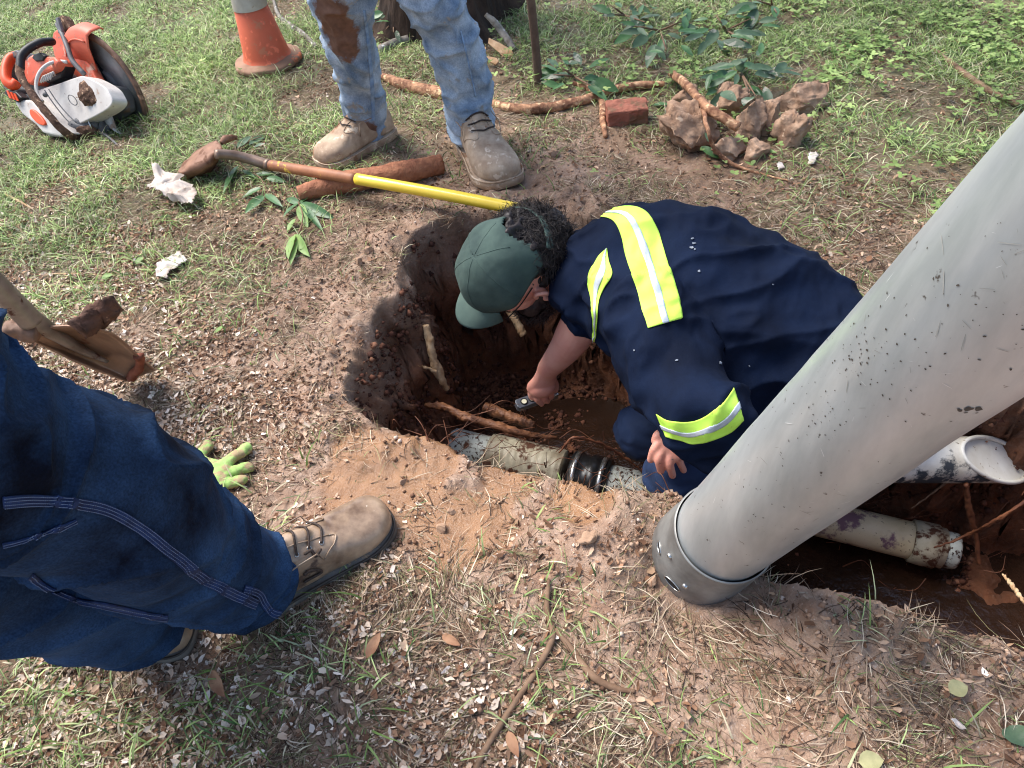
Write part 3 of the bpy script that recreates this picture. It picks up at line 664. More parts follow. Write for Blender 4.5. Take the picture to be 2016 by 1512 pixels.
stick('root', [(588,382),(640,368),(700,356),(790,340),(868,324)], [.022,.03,.031,.031,.03], 'thick straight orange root under the yellow shovel handle', 'root', m_rootr, GR, sm=60, amp=.1)
r_o = stick('root', [(1322,144,.01),(1345,160,.05),(1372,190,.085),(1402,218,.10),(1455,250,.075)], [.012,.013,.012,.014,.013], 'peeled root with a long thin side shoot lying over the clods', 'root', m_root, GR, dz=.02, wob=.003)
stick('side_root', [(1385,212,.09),(1393,255,.10),(1412,300,.03),(1462,332),(1552,356)], [.007,.006,.006,.005,.002], None, None, m_root, parent=r_o, wob=.004)
stick('branch', [(536,-10),(548,28),(575,52),(600,70),(622,92)], [.006,.008,.012,.011,.008], 'grey lichen covered branch behind the traffic cone', 'branch', m_bark)
stick('branch', [(748,98),(780,84),(810,74),(850,62)], [.016,.016,.015,.014], 'grey branch between the standing man\'s legs at the tree foot', 'branch', m_bark)
b_ = stick('branch', [(956,28,.10),(975,46,.07),(992,68,.03),(1012,98,.0)], [.008,.013,.014,.012], 'lichen spotted branch leaning on the tree trunk', 'branch', m_bark)
stick('branch', [(1832,92),(1868,122),(1905,150),(1950,180),(2005,208)], [.007,.009,.010,.010,.007], 'grey brown stick in the grass at the right', 'branch', m_twig)
stick('twig', [(1081,1140),(1077,1200),(1088,1250),(1060,1312),(1010,1390),(962,1465),(930,1530),(915,1580)], [.0025,.0045,.005,.0045,.005,.005,.005,.005], 'long bent twig running to the bottom edge of the picture', 'twig', m_twig, sm=80, wob=.002)
stick('twig', [(1094,1238),(1125,1280),(1165,1330),(1205,1354),(1250,1362)], [.0035,.005,.006,.005,.003], 'short curved brown twig beside the long bent twig', 'twig', m_twig, wob=.002)
stick('twig', [(78,541),(130,539),(185,541),(212,549),(245,556)], [.0025,.003,.003,.002,.001], 'thin white twig in the grass above the muddy spade', 'twig', m_pale)
stick('twig', [(238,124),(262,96),(277,62)], [.003,.003,.002], 'thin bent twig in the grass beside the saw blade', 'twig', m_twig)
stick('twig', [(10,383),(35,395),(66,412)], [.004,.004,.003], 'pale stick in the grass at the left edge', 'twig', m_pale)
stick('twig', [(1040,1425),(1090,1448),(1140,1470),(1200,1500)], [.003,.003,.002,.001], 'dark thin twig low in the middle of the foreground', 'twig', m_dtw, wob=.003)
stick('twig', [(1700,1190),(1735,1184),(1790,1196),(1850,1222)], [.003,.003,.002,.001], 'fine reddish rootlet along the trench lip at lower right', 'twig', m_dtw, wob=.004)
stick('twig', [(505,655),(560,700),(612,742)], [.0015,.002,.001], 'fine brown twig on bare soil left of the hole', 'twig', m_twig, wob=.003)
# roots inside the pit (points given as pixel + depth of the wall)
def rootd(name, pts, rad, label, m, parent=None, sm=60, group=None):
    P = resample([D(*p) for p in pts], sm); rad = np.atleast_1d(rad).astype(float); rr = np.interp(np.linspace(0, 1, sm), np.linspace(0, 1, len(rad)), rad)
    V, F = tube(P, rr, 14, disp=knob(int(pts[0][0]), .38, 26)); V = V+.0016*fbm(V, 150, 6, 3)[:, None]; o = obj(name, V, F, m, parent)
    if parent is None: tag(o, label, 'root', group)
    return o
def pitd(px, py):
    """distance along the ray to the terrain"""
    r = ray(px, py); t = .6
    while t < 3.2:
        p = cO+r*t
        if p[2] < gh(p[0], p[1]): return t
        t += .01
    return 2.0
r_o = rootd('pit_root', [(838,640,pitd(838,640)-.03),(852,700,pitd(852,700)-.05),(862,730,pitd(862,730)-.06),(880,767,pitd(880,767)-.08)], [.009,.010,.012,.008], 'pale snapped root sticking out of the left pit wall', m_pale)
d_ = pitd(852, 722)-.05
rootd('side_root', [(822,720,d_-.02),(840,724,d_-.01),(858,732,d_)], [.002,.004,.005], None, m_pale, r_o)
rootd('pit_root', [(838,798,1.84),(880,803,1.80),(920,822,1.78),(975,838,1.77),(1040,856,1.78),(1096,862,1.80)], [.006,.010,.011,.011,.008,.005], 'long brown root lying along the top of the sewer pipe', m_wetroot)
rootd('pit_root', [(955,800,1.95),(1000,818,1.93),(1052,838,1.9)], [.016,.016,.010], 'short thick brown root behind the sewer pipe in the pit', m_wetroot)
rootd('pit_root', [(1000,612,pitd(1000,612)-.03),(1015,632,pitd(1015,632)-.06),(1032,660,pitd(1032,660)-.09)], [.010,.012,.011], 'pale cut root stub poking out of the wall beside the beard', m_pale)
rootd('pit_root', [(1902,952,1.52),(1908,1000,1.55),(1920,1050,1.58),(1928,1110,1.6)], [.004,.006,.005,.004], 'hanging brown root crossing the dark wall at far right', m_dtw)
rootd('pit_root', [(1838,1080,1.6),(1900,1055,1.58),(1960,1025,1.5),(2030,980,1.45)], [.002,.003,.004,.004], 'thin pale root running right across the trench wall', m_dtw)
rootd('pit_root', [(1862,950,1.55),(1830,975,1.58),(1795,1000,1.6)], [.003,.002,.001], 'thin root hanging below the white container', m_twig)
rootd('pit_root', [(2020,1190,1.2),(1990,1150,1.3),(1975,1130,1.35)], [.003,.003,.002], 'pale rootlet in the dark trench at the right edge', m_pale)
rootd('pit_root', [(1100,892,1.62),(1130,862,1.60),(1180,872,1.62),(1235,905,1.66),(1270,935,1.68)], [.0015,.003,.003,.003,.001], 'thin root arching over the black rubber coupling', m_dtw)
# hair roots: uncountable
V = []; F = []; nb = 0
def hair(P, r):
    global nb
    v, f = tube(resample(P, 9), np.linspace(r, r*.4, 9), 4, cap=False); V.append(v); F.extend([[i+nb for i in g] for g in f]); nb += len(v)
for k in range(190):
    if k < 80:
        u = random.random(); px = 780+u*560; py = 850+u*125+random.uniform(-12, 8); d = 1.62-.25*u
        p0 = Gp(px, py, .0); a = random.uniform(0, 6.28); l = random.uniform(.02, .07)
        P = [p0, p0+np.array([math.cos(a)*l*.4, abs(math.sin(a))*l*.5, random.uniform(-.01, .03)]), p0+np.array([math.cos(a)*l*.9, abs(math.sin(a))*l, random.uniform(-.05, .03)])]
    elif k < 150:
        px, py = random.uniform(880, 1330), 0; py = 850+(px-880)*.24+random.uniform(-70, 20); d = min(pitd(px, py), 1.85)-random.uniform(.02, .12); p0 = D(px, py, d); a = random.uniform(0, 6.28); l = random.uniform(.04, .13)
        P = [p0, p0+np.array([math.cos(a)*l*.5, random.uniform(-.02, .02), random.uniform(-.02, .03)]), p0+np.array([math.cos(a)*l, random.uniform(-.03, .03), math.sin(a)*l*.5])]
    else:
        px, py = random.uniform(1560, 2016), 0; py = 1050+random.uniform(-80, 110); d = pitd(px, py)-random.uniform(.01, .1); p0 = D(px, py, d); a = random.uniform(0, 6.28); l = random.uniform(.04, .16)
        P = [p0, p0+np.array([math.cos(a)*l*.5, random.uniform(-.02, .02), random.uniform(-.02, .03)]), p0+np.array([math.cos(a)*l, random.uniform(-.03, .03), math.sin(a)*l*.6])]
    hair(np.array(P), random.uniform(.0007, .0018))
tag(obj('fine_roots', np.vstack(V), F, m_dtw), 'fine hair roots hanging in the pit and over the pipes', 'roots', kind='stuff')
# ---- brick
m_brick = mat('orange_brick', S(158,98,78), S(132,80,62), sc=20, rough=.85, bump=.7, bsc=70, bdist=.004, mud=S(120,86,64), mudamt=.5, mudsc=18)
c = Gp(1234, 222, .022); e1 = unit(G(1276, 214)-G(1194, 222)); up = np.array([0, 0, 1.]); e2 = np.cross(up, e1)
V, F = box(c, [e1, unit(e2+.1*up), up], (.062, .034, .028)); o = bevel(obj('brick', V, F, m_brick, smooth=False), .005, 3); tag(o, 'half orange brick with mud on top, behind the hole', 'brick')
o.modifiers.new('s', 'SUBSURF').levels = 2; o.modifiers['s'].render_levels = 3; o.modifiers['s'].subdivision_type = 'SIMPLE'
tx = bpy.data.textures.new('rough', 'CLOUDS'); tx.noise_scale = .02; dm = o.modifiers.new('d', 'DISPLACE'); dm.texture = tx; dm.strength = .013; dm.texture_coords = 'LOCAL'
# ---- clods
m_clod = mat('clay_clod', S(180,148,122), S(130,100,78), sc=22, rough=.9, bump=.9, bsc=70, bdist=.005, spots=S(196,168,142), spotsc=34, spotamt=.4)
CL = [(1370,262,.075,.062,.055,'largest rounded clod at the left front of the clod heap'),(1348,194,.045,.03,.03,'small flat clod left of the peeled root'),(1432,205,.055,.04,.045,'angular clod just right of the peeled root'),(1483,240,.038,.05,.05,'tall grey flat faced clod in the middle of the heap'),(1512,232,.036,.04,.045,'dark round clod between two taller clods'),(1592,196,.07,.035,.035,'wide clod at the right top of the heap'),(1560,262,.040,.055,.05,'steep clod at the right front of the heap'),(1438,296,.052,.03,.025,'low clod in front of the peeled root end'),(1488,296,.03,.03,.025,'small clod at the foot of the grey clod')]
for k, (px, py, a, b, hh_, lab) in enumerate(CL):
    a *= 1.3; b *= 1.3; hh_ *= 1.45; c = Gp(px, py, hh_*.42); V, F = ellip(c, np.eye(3), (a, b, hh_*1.05), 56, 36)
    q = V-c; V = c+q*(1+.38*vn(V, 15, k)+.26*fbm(V, 34, k+3, 4))[:, None]; ax_ = unit([random.uniform(-1, 1), random.uniform(-1, .2), 1]); dd = (V-c)@ax_; lim = hh_*.62
    V = V-np.outer(np.maximum(dd-lim, 0)*.9, ax_)
    for z_ in range(7):
        ax_ = unit([random.gauss(0, 1), random.gauss(0, 1), random.gauss(0, .7)]); dd = (V-c)@ax_; lim = np.percentile(dd, 90)*random.uniform(.8, 1.02); V = V-np.outer(np.maximum(dd-lim, 0)*.92, ax_)
    V = V+(V-c)*(.20*fbm(V, 48, k+9, 4))[:, None]
    tag(obj('clod', V, F, m_clod), lab, 'clod', 'clay clods heaped behind the hole')
for k in range(16):
    px, py = random.choice([(1300, 280), (1620, 330), (1150, 300), (600, 560), (700, 470), (1560, 330), (1700, 380), (880, 1000), (1230, 1090), (980, 330)]); px += random.uniform(-90, 90); py += random.uniform(-60, 60)
    a = random.uniform(.008, .017); c = Gp(px, py, a*.3)
    if pit_sd(np.array([c[0]]), np.array([c[1]]))[0] > -.02: continue
    V, F = ellip(c, np.eye(3), (a*1.2, a, a*.8), 36, 24); V = c+(V-c)*(1+.35*fbm(V, 60, k, 4))[:, None]
    for z_ in range(7):
        ax_ = unit([random.gauss(0, 1) for _ in range(3)]); dd = (V-c)@ax_; V = V-np.outer(np.maximum(dd-np.percentile(dd, 80), 0)*.9, ax_)
    V = c+(V-c)*(1+.16*fbm(V, 150, k, 3))[:, None]
    near_ = min(((abs(px-x)+abs(py-y)), n_) for x, y, n_ in ((1300, 280, 'left of the clod heap'), (1620, 330, 'right of the clod heap'), (1150, 300, 'on the soil behind the cap'), (640, 520, 'left of the pit edge'), (930, 1010, 'on the wet clay in front of the hole'), (1230, 1090, 'left of the tube collar')))[1]
    tag(obj('small_clod', V, F, m_clod), 'small loose lump of clay '+near_, 'clod', 'small clods '+near_)
# ---- tree
m_tree = mat('tree_bark', S(74,56,44), S(34,25,20), sc=18, rough=.95, bump=1, bsc=30, bdist=.012, aniso=(1, 1, .28), spots=S(140,110,86), spotsc=24, spotamt=.5)
fb = G(890, 92); c = fb+np.array([.0, .27, 0]); t = thing('tree', [c[0], c[1], 0], 'rough dark brown tree trunk behind the standing man', 'tree')
zs = np.concatenate([np.linspace(-.05, .6, 60), np.linspace(.62, 3.4, 60)]); an = np.linspace(0, 2*math.pi, 150, endpoint=False); V = []
for z in zs:
    r = .225-.02*min(z, 3)+.12*math.exp(-max(z, 0)/.12)*(.65+.5*np.sin(an*4+.7))
    p = np.stack([np.cos(an), np.sin(an), np.full_like(an, z)], 1)
    rr = r*(1+.05*vn(np.stack([an*0+np.cos(an)*2, np.sin(an)*2, np.full_like(an, z*.8)], 1), 1.3, 4))-.024*np.abs(fbm(np.stack([np.cos(an)*6, np.sin(an)*6, np.full_like(an, z*3.2)], 1), 1.0, 8, 4))
    V.append(np.stack([c[0]+np.cos(an)*rr, c[1]+np.sin(an)*rr, np.full_like(an, z)], 1))
V = np.vstack(V); m_ = len(an)
obj('trunk', V, [[i*m_+j, i*m_+(j+1) % m_, (i+1)*m_+(j+1) % m_, (i+1)*m_+j] for i in range(len(zs)-1) for j in range(m_)], m_tree, t)
for k, (ax_, ay_) in enumerate(((.9, .5), (-.8, .6), (.1, .9))):
    P = np.array([[c[0], c[1], 3.3], [c[0]+ax_*.4, c[1]+ay_*.4, 3.9], [c[0]+ax_*1.2, c[1]+ay_*1.1, 4.7]]); obj('limb', *tube(P, [.12, .07, .03], 12, sm=12), m_tree, t)
# bark flakes and wood chips at the foot
m_chip = mat('wood_chip', S(214,178,138), S(176,132,92), sc=30, rough=.8, bump=.5, bsc=70)
for px, py, L1, W1, a, lab in ((985,96,.06,.022,2.2,'tan wood chip with a hole at the foot of the tree'),(945,112,.045,.018,1.2,'pale bark chip lying left of the holed chip'),(932,104,.035,.02,.4,'small pale chip at the foot of the trunk'),(966,118,.03,.014,2.8,'small tan splinter in grass by the trunk')):
    c = Gp(px, py, .02); u = np.array([math.cos(a), math.sin(a)*.6, .35]); u = unit(u); v = unit(np.cross([0, -.5, 1], u)); pl = [c+u*x*L1+v*y*W1 for x, y in ((-1, -.3), (-.6, -1), (.2, -.8), (1, -.4), (.8, .5), (0, .7), (-.7, 1))]
    tag(bevel(obj('wood_chip', *prism(pl, np.cross(u, v), .005), m_chip, smooth=False), .001), lab, 'wood chip')
# ---- stake
m_rust = mat('rusty_bar', S(112,92,78), S(84,66,56), sc=20, rough=.75, bump=.5, bsc=60, mud=S(138,104,80), mudamt=.1)
b0 = Gp(1062, 192, -.05); Yb = b0[1]; P = np.array([b0, VY(1056, 110, Yb-.005), VY(1045, 0, Yb-.02), VY(1032, -120, Yb-.04)])
V, F = tube(P, np.array([[.014, .009]]*4), 10, sm=40, disp=knob(3, .05)); tag(obj('stake', V, F, m_rust), 'rusty brown bar standing upright in front of the tree', 'stake')
# ---- cone
m_or = mat('cone_orange', S(214,104,70), S(198,92,62), sc=10, rough=.6, bump=.2, mud=S(196,118,86), mudamt=.25, mudsc=20, spots=S(236,120,84), spotsc=30, spotamt=.3)
m_refl = mat('cone_white_sleeve', S(198,190,176), S(168,156,138), sc=12, rough=.6, bump=.3, mud=S(150,124,98), mudamt=.2, mudsc=20)
m_base = mat('cone_base', S(156,122,98), S(126,92,70), sc=12, rough=.8, bump=.5, mud=S(190,104,68), mudamt=-.05, mudsc=12)
c = Gp(531, 124, 0); t = thing('traffic_cone', c, 'muddy orange traffic cone with dirty white sleeve on the grass', 'traffic cone')
def lathe(c, prof, n=64, ax=None):
    V = []
    for r, z in prof: V += [[c[0]+math.cos(a)*r, c[1]+math.sin(a)*r, c[2]+z] for a in np.linspace(0, 2*math.pi, n, endpoint=False)]
    k = len(prof); return np.array(V), [[i*n+j, i*n+(j+1) % n, (i+1)*n+(j+1) % n, (i+1)*n+j] for i in range(k-1) for j in range(n)]
V, F = lathe(c, [(.0, .0), (.125, .0), (.130, .006), (.130, .018), (.125, .024), (.10, .028), (.085, .032)]); V += .003*fbm(V, 25, 4, 3)[:, None]; obj('base', V, F, m_base, t)
obj('cone_body', *lathe(c, [(.098, .024), (.090, .034), (.086, .045), (.0615, .205), (.059, .207), (.030, .42), (.022, .47), (.018, .475), (.0, .475)]), m_or, t)
obj('sleeve', *lathe(c, [(.0635, .207), (.0638, .209), (.0365, .39), (.036, .392)]), m_refl, t)
# ---- yellow shovel
m_yel = mat('yellow_handle', S(236,206,68), S(222,188,54), sc=8, rough=.35, bump=.05, mud=S(140,92,60), mudamt=-.12, mudsc=22, spec=.5, coat=.2)
m_ymud = mat('muddy_yellow_handle', S(170,112,72), S(136,86,58), sc=14, rough=.55, bump=.3, mud=S(226,194,70), mudamt=.05, mudsc=12)
m_socket = mat('worn_steel', S(150,128,112), S(112,88,72), sc=16, rough=.4, bump=.3, metal=.4, mud=S(120,80,56), mudamt=.1, mudsc=18)
m_blade = mat('muddy_blade', S(150,110,86), S(112,78,58), sc=16, rough=.6, bump=.6, bsc=60, metal=.15, mud=S(104,68,48), mudamt=.3, mudsc=16)
def sheet(rows, n=9, k=14, name='blade', m=None, parent=None, th=.004, lump=.0):
    A = [resample(np.array(r), n) for r in rows]; A = np.array(A); B = np.array([resample(A[:, j], k) for j in range(n)]).transpose(1, 0, 2); V = B.reshape(-1, 3)
    if lump: V = V+lump*np.stack([vn(V, 40, 1), vn(V, 40, 2), fbm(V, 40, 3, 3)], 1)
    o = obj(name, V, [[i*n+j, i*n+j+1, (i+1)*n+j+1, (i+1)*n+j] for i in range(k-1) for j in range(n-1)], m, parent); s = o.modifiers.new('th', 'SOLIDIFY'); s.thickness = th; return o
sb = Gp(520, 330, 0); t = thing('shovel', sb, 'long shovel with muddy blade and yellow handle lying behind the hole', 'shovel')
rows = [[Gp(a, b, hz) for a, b, hz in r] for r in ([(416,279,.05),(430,281,.085),(441,296,.08),(436,308,.03)], [(392,294,.035),(408,299,.085),(424,310,.075),(414,334,.01)], [(368,318,.03),(384,320,.07),(400,332,.055),(394,345,.006)], [(350,340,.02),(357,342,.04),(366,346,.032),(370,353,.006)])]
bl = sheet(rows, 15, 26, 'blade', m_blade, t, .003, .004)
P = [Gp(436, 282, .085), Gp(444, 274, .085), Gp(454, 271, .08), Gp(466, 271, .07)]; obj('foot_step', *tube(P, [.006, .012, .011, .007], 10, sm=16, disp=knob(4, .3, 30)), m_blade, bl)
Ps = resample([Gp(424, 304, .09), Gp(455, 305, .07), Gp(490, 313, .045), Gp(525, 324, .03)], 20); obj('socket', *tube(Ps, np.linspace(.014, .0165, 20), 20), m_socket, t)
hp = [Gp(525, 324, .03), Gp(700, 352, .075), Gp(880, 384, .06), Gp(1060, 420, .05)]; HP = resample(hp, 60)
k = 20; obj('handle_grip', *tube(HP[:k+1], .0158, 24), m_ymud, t); obj('handle', *tube(HP[k:], .0160, 24), m_yel, t)
obj('ring', *tube(HP[[0, 1]]-.0, .0175, 24), m_socket, t)
# ---- foreground spade
t = thing('spade', Gp(300, 738, 0), 'mud caked spade with its pointed tip resting on the litter at the left edge', 'spade')
m_spade = mat('clay_coated_spade', S(160,124,98), S(118,88,68), sc=9, rough=.32, bump=.35, bsc=50, metal=.25, mud=S(120,74,50), mudamt=.05, mudsc=12, spec=.5)
m_spmud = mat('dark_mud', S(104,70,54), S(64,42,32), sc=30, rough=.8, bump=1, bsc=60, bdist=.006, spots=S(170,130,104), spotsc=40, spotamt=.5)
m_gre = mat('grey_worn_metal', S(150,140,130), S(100,86,76), sc=12, rough=.4, bump=.3, metal=.5, mud=S(96,62,46), mudamt=.2, mudsc=16)
bl = sheet([[D(*p) for p in r] for r in ([(22,652,1.37),(52,655,1.40),(88,642,1.41),(128,640,1.41),(172,640,1.39)], [(88,684,1.45),(115,684,1.485),(145,668,1.49),(180,658,1.48),(226,658,1.45)], [(168,722,1.52),(190,718,1.555),(212,704,1.56),(240,694,1.55),(268,694,1.52)], [(246,750,1.595),(258,746,1.605),(274,740,1.61),(290,732,1.605),(306,728,1.595)])], 17, 30, 'blade', m_spade, t, .004, .0012)
Pg = resample([D(60, 628, 1.385), D(105, 655, 1.44), D(160, 688, 1.50), D(212, 712, 1.552)], 20); obj('ridge', *tube(Pg, np.linspace(.021, .004, 20), 14), m_gre, bl)
Ps = resample([D(-90, 480, 1.20), D(-10, 560, 1.28), D(60, 630, 1.38)], 30); obj('shaft', *tube(Ps, np.linspace(.020, .0225, 30), 20, disp=knob(7, .05, 12)), m_gre, t)
V, F = tube(resample([D(158, 648, 1.385), D(180, 626, 1.40), D(208, 612, 1.41), D(226, 594, 1.42)], 26), np.stack([np.full(26, .026), np.linspace(.016, .012, 26)], 1), 24, disp=knob(9, .3, 30)); V = V+.006*fbm(V, 60, 4, 3)[:, None]; obj('foot_step', V, F, m_spmud, bl)
V, F = tube(resample([D(14, 652, 1.385), D(45, 650, 1.39), D(75, 655, 1.395)], 20), [.017]*20, 20, disp=knob(11, .25, 30)); V = V+.004*fbm(V, 60, 9, 3)[:, None]
obj('mud_lump', V, F, mat('pink_clay', S(140,108,88), S(104,78,62), sc=20, rough=.7, bump=.5), bl)
V, F = tube(resample([Gp(0, 0, 0)*0+D(272, 700, 1.53), D(276, 718, 1.56), D(262, 738, 1.585), D(255, 748, 1.59)], 20), [.009]*20, 12, disp=knob(13, .35, 50)); obj('clay_smear', V+.003*fbm(V, 80, 4, 2)[:, None], F, mat('red_clay', S(150,82,54), S(112,58,38), sc=40, rough=.7, bump=.6), bl)
# ---- paper and rags
m_paper = mat('dirty_paper', S(226,216,206), S(196,178,162), sc=16, rough=.8, bump=.3, mud=S(176,150,128), mudamt=.0, mudsc=14, transl=.15)
def paper(poly, name, label, cat, h=.02, lump=.02, seed=0, n=26, m=None):
    P = np.array(poly, float); mn, mx = P.min(0), P.max(0); V = []; ix = {}
    def ins(x, y):
        c = False
        for i in range(len(P)):
            a, b = P[i], P[i-1]
            if (a[1] > y) != (b[1] > y) and x < (b[0]-a[0])*(y-a[1])/(b[1]-a[1])+a[0]: c = not c
        return c
    F = []
    for i in range(n+1):
        for j in range(n+1):
            x, y = mn[0]+(mx[0]-mn[0])*i/n, mn[1]+(mx[1]-mn[1])*j/n
            if ins(x, y): ix[i, j] = len(V); V.append(Gp(x, y, h))
    for (i, j) in ix:
        q = [(i, j), (i+1, j), (i+1, j+1), (i, j+1)]
        if all(k in ix for k in q): F.append([ix[k] for k in q])
    V = np.array(V); V = V+lump*np.stack([vn(V, 22, seed), vn(V, 22, seed+1), np.abs(fbm(V, 26, seed+2, 3))], 1)
    o = obj(name, V, F, m or m_paper); s = o.modifiers.new('th', 'SOLIDIFY'); s.thickness = .0008; tag(o, label, cat); return o
paper([(288,348),(304,334),(330,338),(350,352),(386,368),(388,384),(372,404),(352,412),(340,396),(322,382),(292,376)], 'crumpled_paper', 'crumpled white paper lying against the shovel blade', 'paper', .03, .03, 3)
paper([(312,520),(330,508),(347,500),(378,512),(350,528),(332,548),(310,550)], 'crumpled_paper', 'flat dirty white scrap of paper below the shovel', 'paper', .012, .014, 8)
paper([(18,634),(50,620),(72,632),(70,650),(30,655)], 'crumpled_paper', 'white scrap behind the shaft of the muddy spade', 'paper', .012, .012, 12)
paper([(1868,1436),(1884,1430),(1896,1434),(1912,1440),(1900,1450),(1884,1452),(1876,1446)], 'crumpled_paper', 'small torn white scrap at the lower right', 'paper', .010, .012, 16, 14)
paper([(1596,304),(1610,296),(1616,306),(1604,322),(1590,324)], 'crumpled_paper', 'tiny white scrap on the soil right of the clods', 'paper', .008, .008, 19, 12)
paper([(1528,322),(1540,320),(1548,330),(1534,334)], 'crumpled_paper', 'tiny white scrap just below the clod heap', 'paper', .008, .008, 21, 10)
# ---- green glove
m_glove = mat('green_glove', S(176,206,122), S(150,184,100), sc=20, rough=.8, bump=.5, bsc=90, mud=S(166,144,108), mudamt=.45, mudsc=34)
def gp_(a, b, z): return Gp(a, b, z)
ms = []
for pts, r in (([(385,905),(398,890),(410,878)], .0125), ([(425,925),(460,900),(486,882)], .0125), ([(430,940),(465,926),(490,919)], .0125), ([(425,955),(455,950),(476,945)], .0115)):
    P = resample([gp_(a, b, .014) for a, b in pts], 8); ms.append(tube(P, np.array([[.010, r]]*8), 12, round_caps=True))
P = resample([gp_(330, 900, .016), gp_(375, 920, .018), gp_(428, 938, .016)], 8); ms.append(tube(P, np.array([[.014, .034]]*8), 20, round_caps=True))
o, *_ = robj('glove', ms, .0028, m_glove, smooth=4, disp=lambda V, N_: .0022*fbm(V, 70, 3, 3)); tag(o, 'muddy lime green work glove lying fingers out beside the blue jeans', 'glove')
# ---- leafy sprigs
m_leaf = mat('green_leaf', S(92,132,78), S(60,96,56), sc=18, rough=.4, bump=.2, bsc=60, spec=.5, mud=S(150,146,120), mudamt=-.05, mudsc=24, transl=.25)
m_leafl = mat('pale_leaf', S(150,178,104), S(120,152,84), sc=18, rough=.5, bump=.2, bsc=60, transl=.3)
m_leafd = mat('dusty_leaf', S(96,120,88), S(60,84,58), sc=14, rough=.5, bump=.2, bsc=50, spec=.5, mud=S(158,156,140), mudamt=.12, mudsc=16, transl=.2)
def leafmesh(c, d, up, L1, W1, droop=.15, fold=.25):
    d = unit(d); s = unit(np.cross(up, d)); n_ = unit(np.cross(d, s)); V = []; F = []; K = 7
    for i in range(K+1):
        t_ = i/K; w = W1*math.sin(math.pi*min(1, t_*.93+.05))**.8*(1-.25*t_) if 0 < i < K else W1*.04
        ce = c+d*L1*t_-n_*droop*L1*t_*t_
        for j in (-1, -.5, 0, .5, 1): V.append(ce+s*w*j+n_*(abs(j)*w*fold+.06*W1*math.sin(i*2.3+j)))
    for i in range(K):
        for j in range(4): F.append([i*5+j, (i+1)*5+j, (i+1)*5+j+1, i*5+j+1])
    return np.array(V), F
def sprig(stem, leaves, label, m, rs=.0025, group=None, dz=.015, name='leafy_branch'):
    P = [Gp(a, b, dz) for a, b in stem]; t = thing(name, P[0], label, 'leafy branch', group)
    obj('stem', *tube(P, np.linspace(rs, rs*.5, len(P)), 8, sm=20), m_twig, t)
    for (a, b, a2, b2, w, *mm) in leaves:
        p, q = Gp(a, b, dz), Gp(a2, b2, dz+random.uniform(-.005, .02)); L1 = np.linalg.norm(q-p); up = unit(np.array([random.uniform(-.5, .5), random.uniform(-.8, .2), 1]))
        V, F = leafmesh(p, q-p, up, L1, w); o = obj('leaf', V, F, mm[0] if mm else m, t)
    return t
sprig([(462,300),(480,330),(512,350),(530,385)], [(470,325,432,368,.014),(470,330,452,352,.012),(478,335,500,345,.010),(500,345,540,338,.010),(520,385,482,412,.017),(522,382,550,398,.012),(515,370,475,385,.014),(525,350,560,355,.012)], 'glossy green leaf sprig under the yellow shovel handle', m_leaf)
sprig([(575,372),(588,400),(596,430),(580,480),(562,525)], [(590,400,560,388,.012),(592,400,612,378,.012),(590,402,600,440,.018,m_leafl),(592,400,650,425,.017),(592,402,632,442,.012),(582,430,562,455,.012,m_leafl),(588,400,555,420,.012)], 'leafy twig with dark leaves at the edge of the dug soil', m_leaf)
sprig([(596,440),(584,470),(572,500),(562,525)], [(580,462,560,500,.015),(580,462,600,498,.017),(582,470,570,512,.013)], 'pale green leaf cluster at the tip of a twig left of the pit', m_leafl)
sprig([(470,292),(492,278),(515,268)], [(468,292,492,262,.015),(490,285,530,258,.015),(500,290,520,280,.01)], 'pair of dusty leaves behind the shovel blade', m_leafd)
def bunch(px, py, n_, spx, spy, label, L1=(.05, .10), m=None, h=(.02, .10)):
    c = Gp(px, py, 0); t = thing('leafy_branch', c, label, 'leafy branch')
    for s in range(3):
        a = random.uniform(0, 6.28); P = [Gp(px, py, .01), Gp(px+math.cos(a)*spx*.5, py+math.sin(a)*spy*.5, .05), Gp(px+math.cos(a)*spx*.9, py+math.sin(a)*spy*.9, .06)]
        obj('stem', *tube(P, [.004, .003, .0015], 8, sm=14), m_twig, t)
    for k in range(n_):
        a = random.uniform(0, 6.28); r_ = random.random()**.6; p = Gp(px+math.cos(a)*spx*r_, py+math.sin(a)*spy*r_, random.uniform(*h)); a2 = a+random.uniform(-1.2, 1.2)
        d = np.array([math.cos(a2), -math.sin(a2), random.uniform(-.5, .4)]); l_ = random.uniform(*L1); V, F = leafmesh(p, d, unit([random.uniform(-.5, .5), random.uniform(-.9, .1), 1]), l_, l_*random.uniform(.16, .24))
        obj('leaf', V, F, random.choice([m or m_leafd, m_leaf, m_leafd]), t)
bunch(1460, 145, 38, 65, 55, 'large heap of dark dusty leaves behind the clods')
bunch(1430, 60, 22, 80, 35, 'dark leafy branch in the grass above the leaf heap')
bunch(1300, 60, 24, 60, 45, 'dusty leafy branch at top centre beyond the roots')
bunch(1230, 30, 10, 55, 30, 'leaf cluster in the grass right of the rusty bar', m=m_leaf)
bunch(1130, 150, 18, 45, 30, 'low dark leaves behind the forked root', m=m_leaf, h=(.01, .05))
bunch(1520, 10, 6, 40, 18, 'big pale green leaves at the top edge', (.08, .13), m_leafl)
bunch(1390, 250, 6, 45, 40, 'few green leaves tucked among the clods', (.04, .07), m_leaf, (.02, .06))
bunch(775, 40, 8, 26, 26, 'broad green leaves growing between the standing man\'s legs', (.05, .08), m_leafl, (.03, .10))
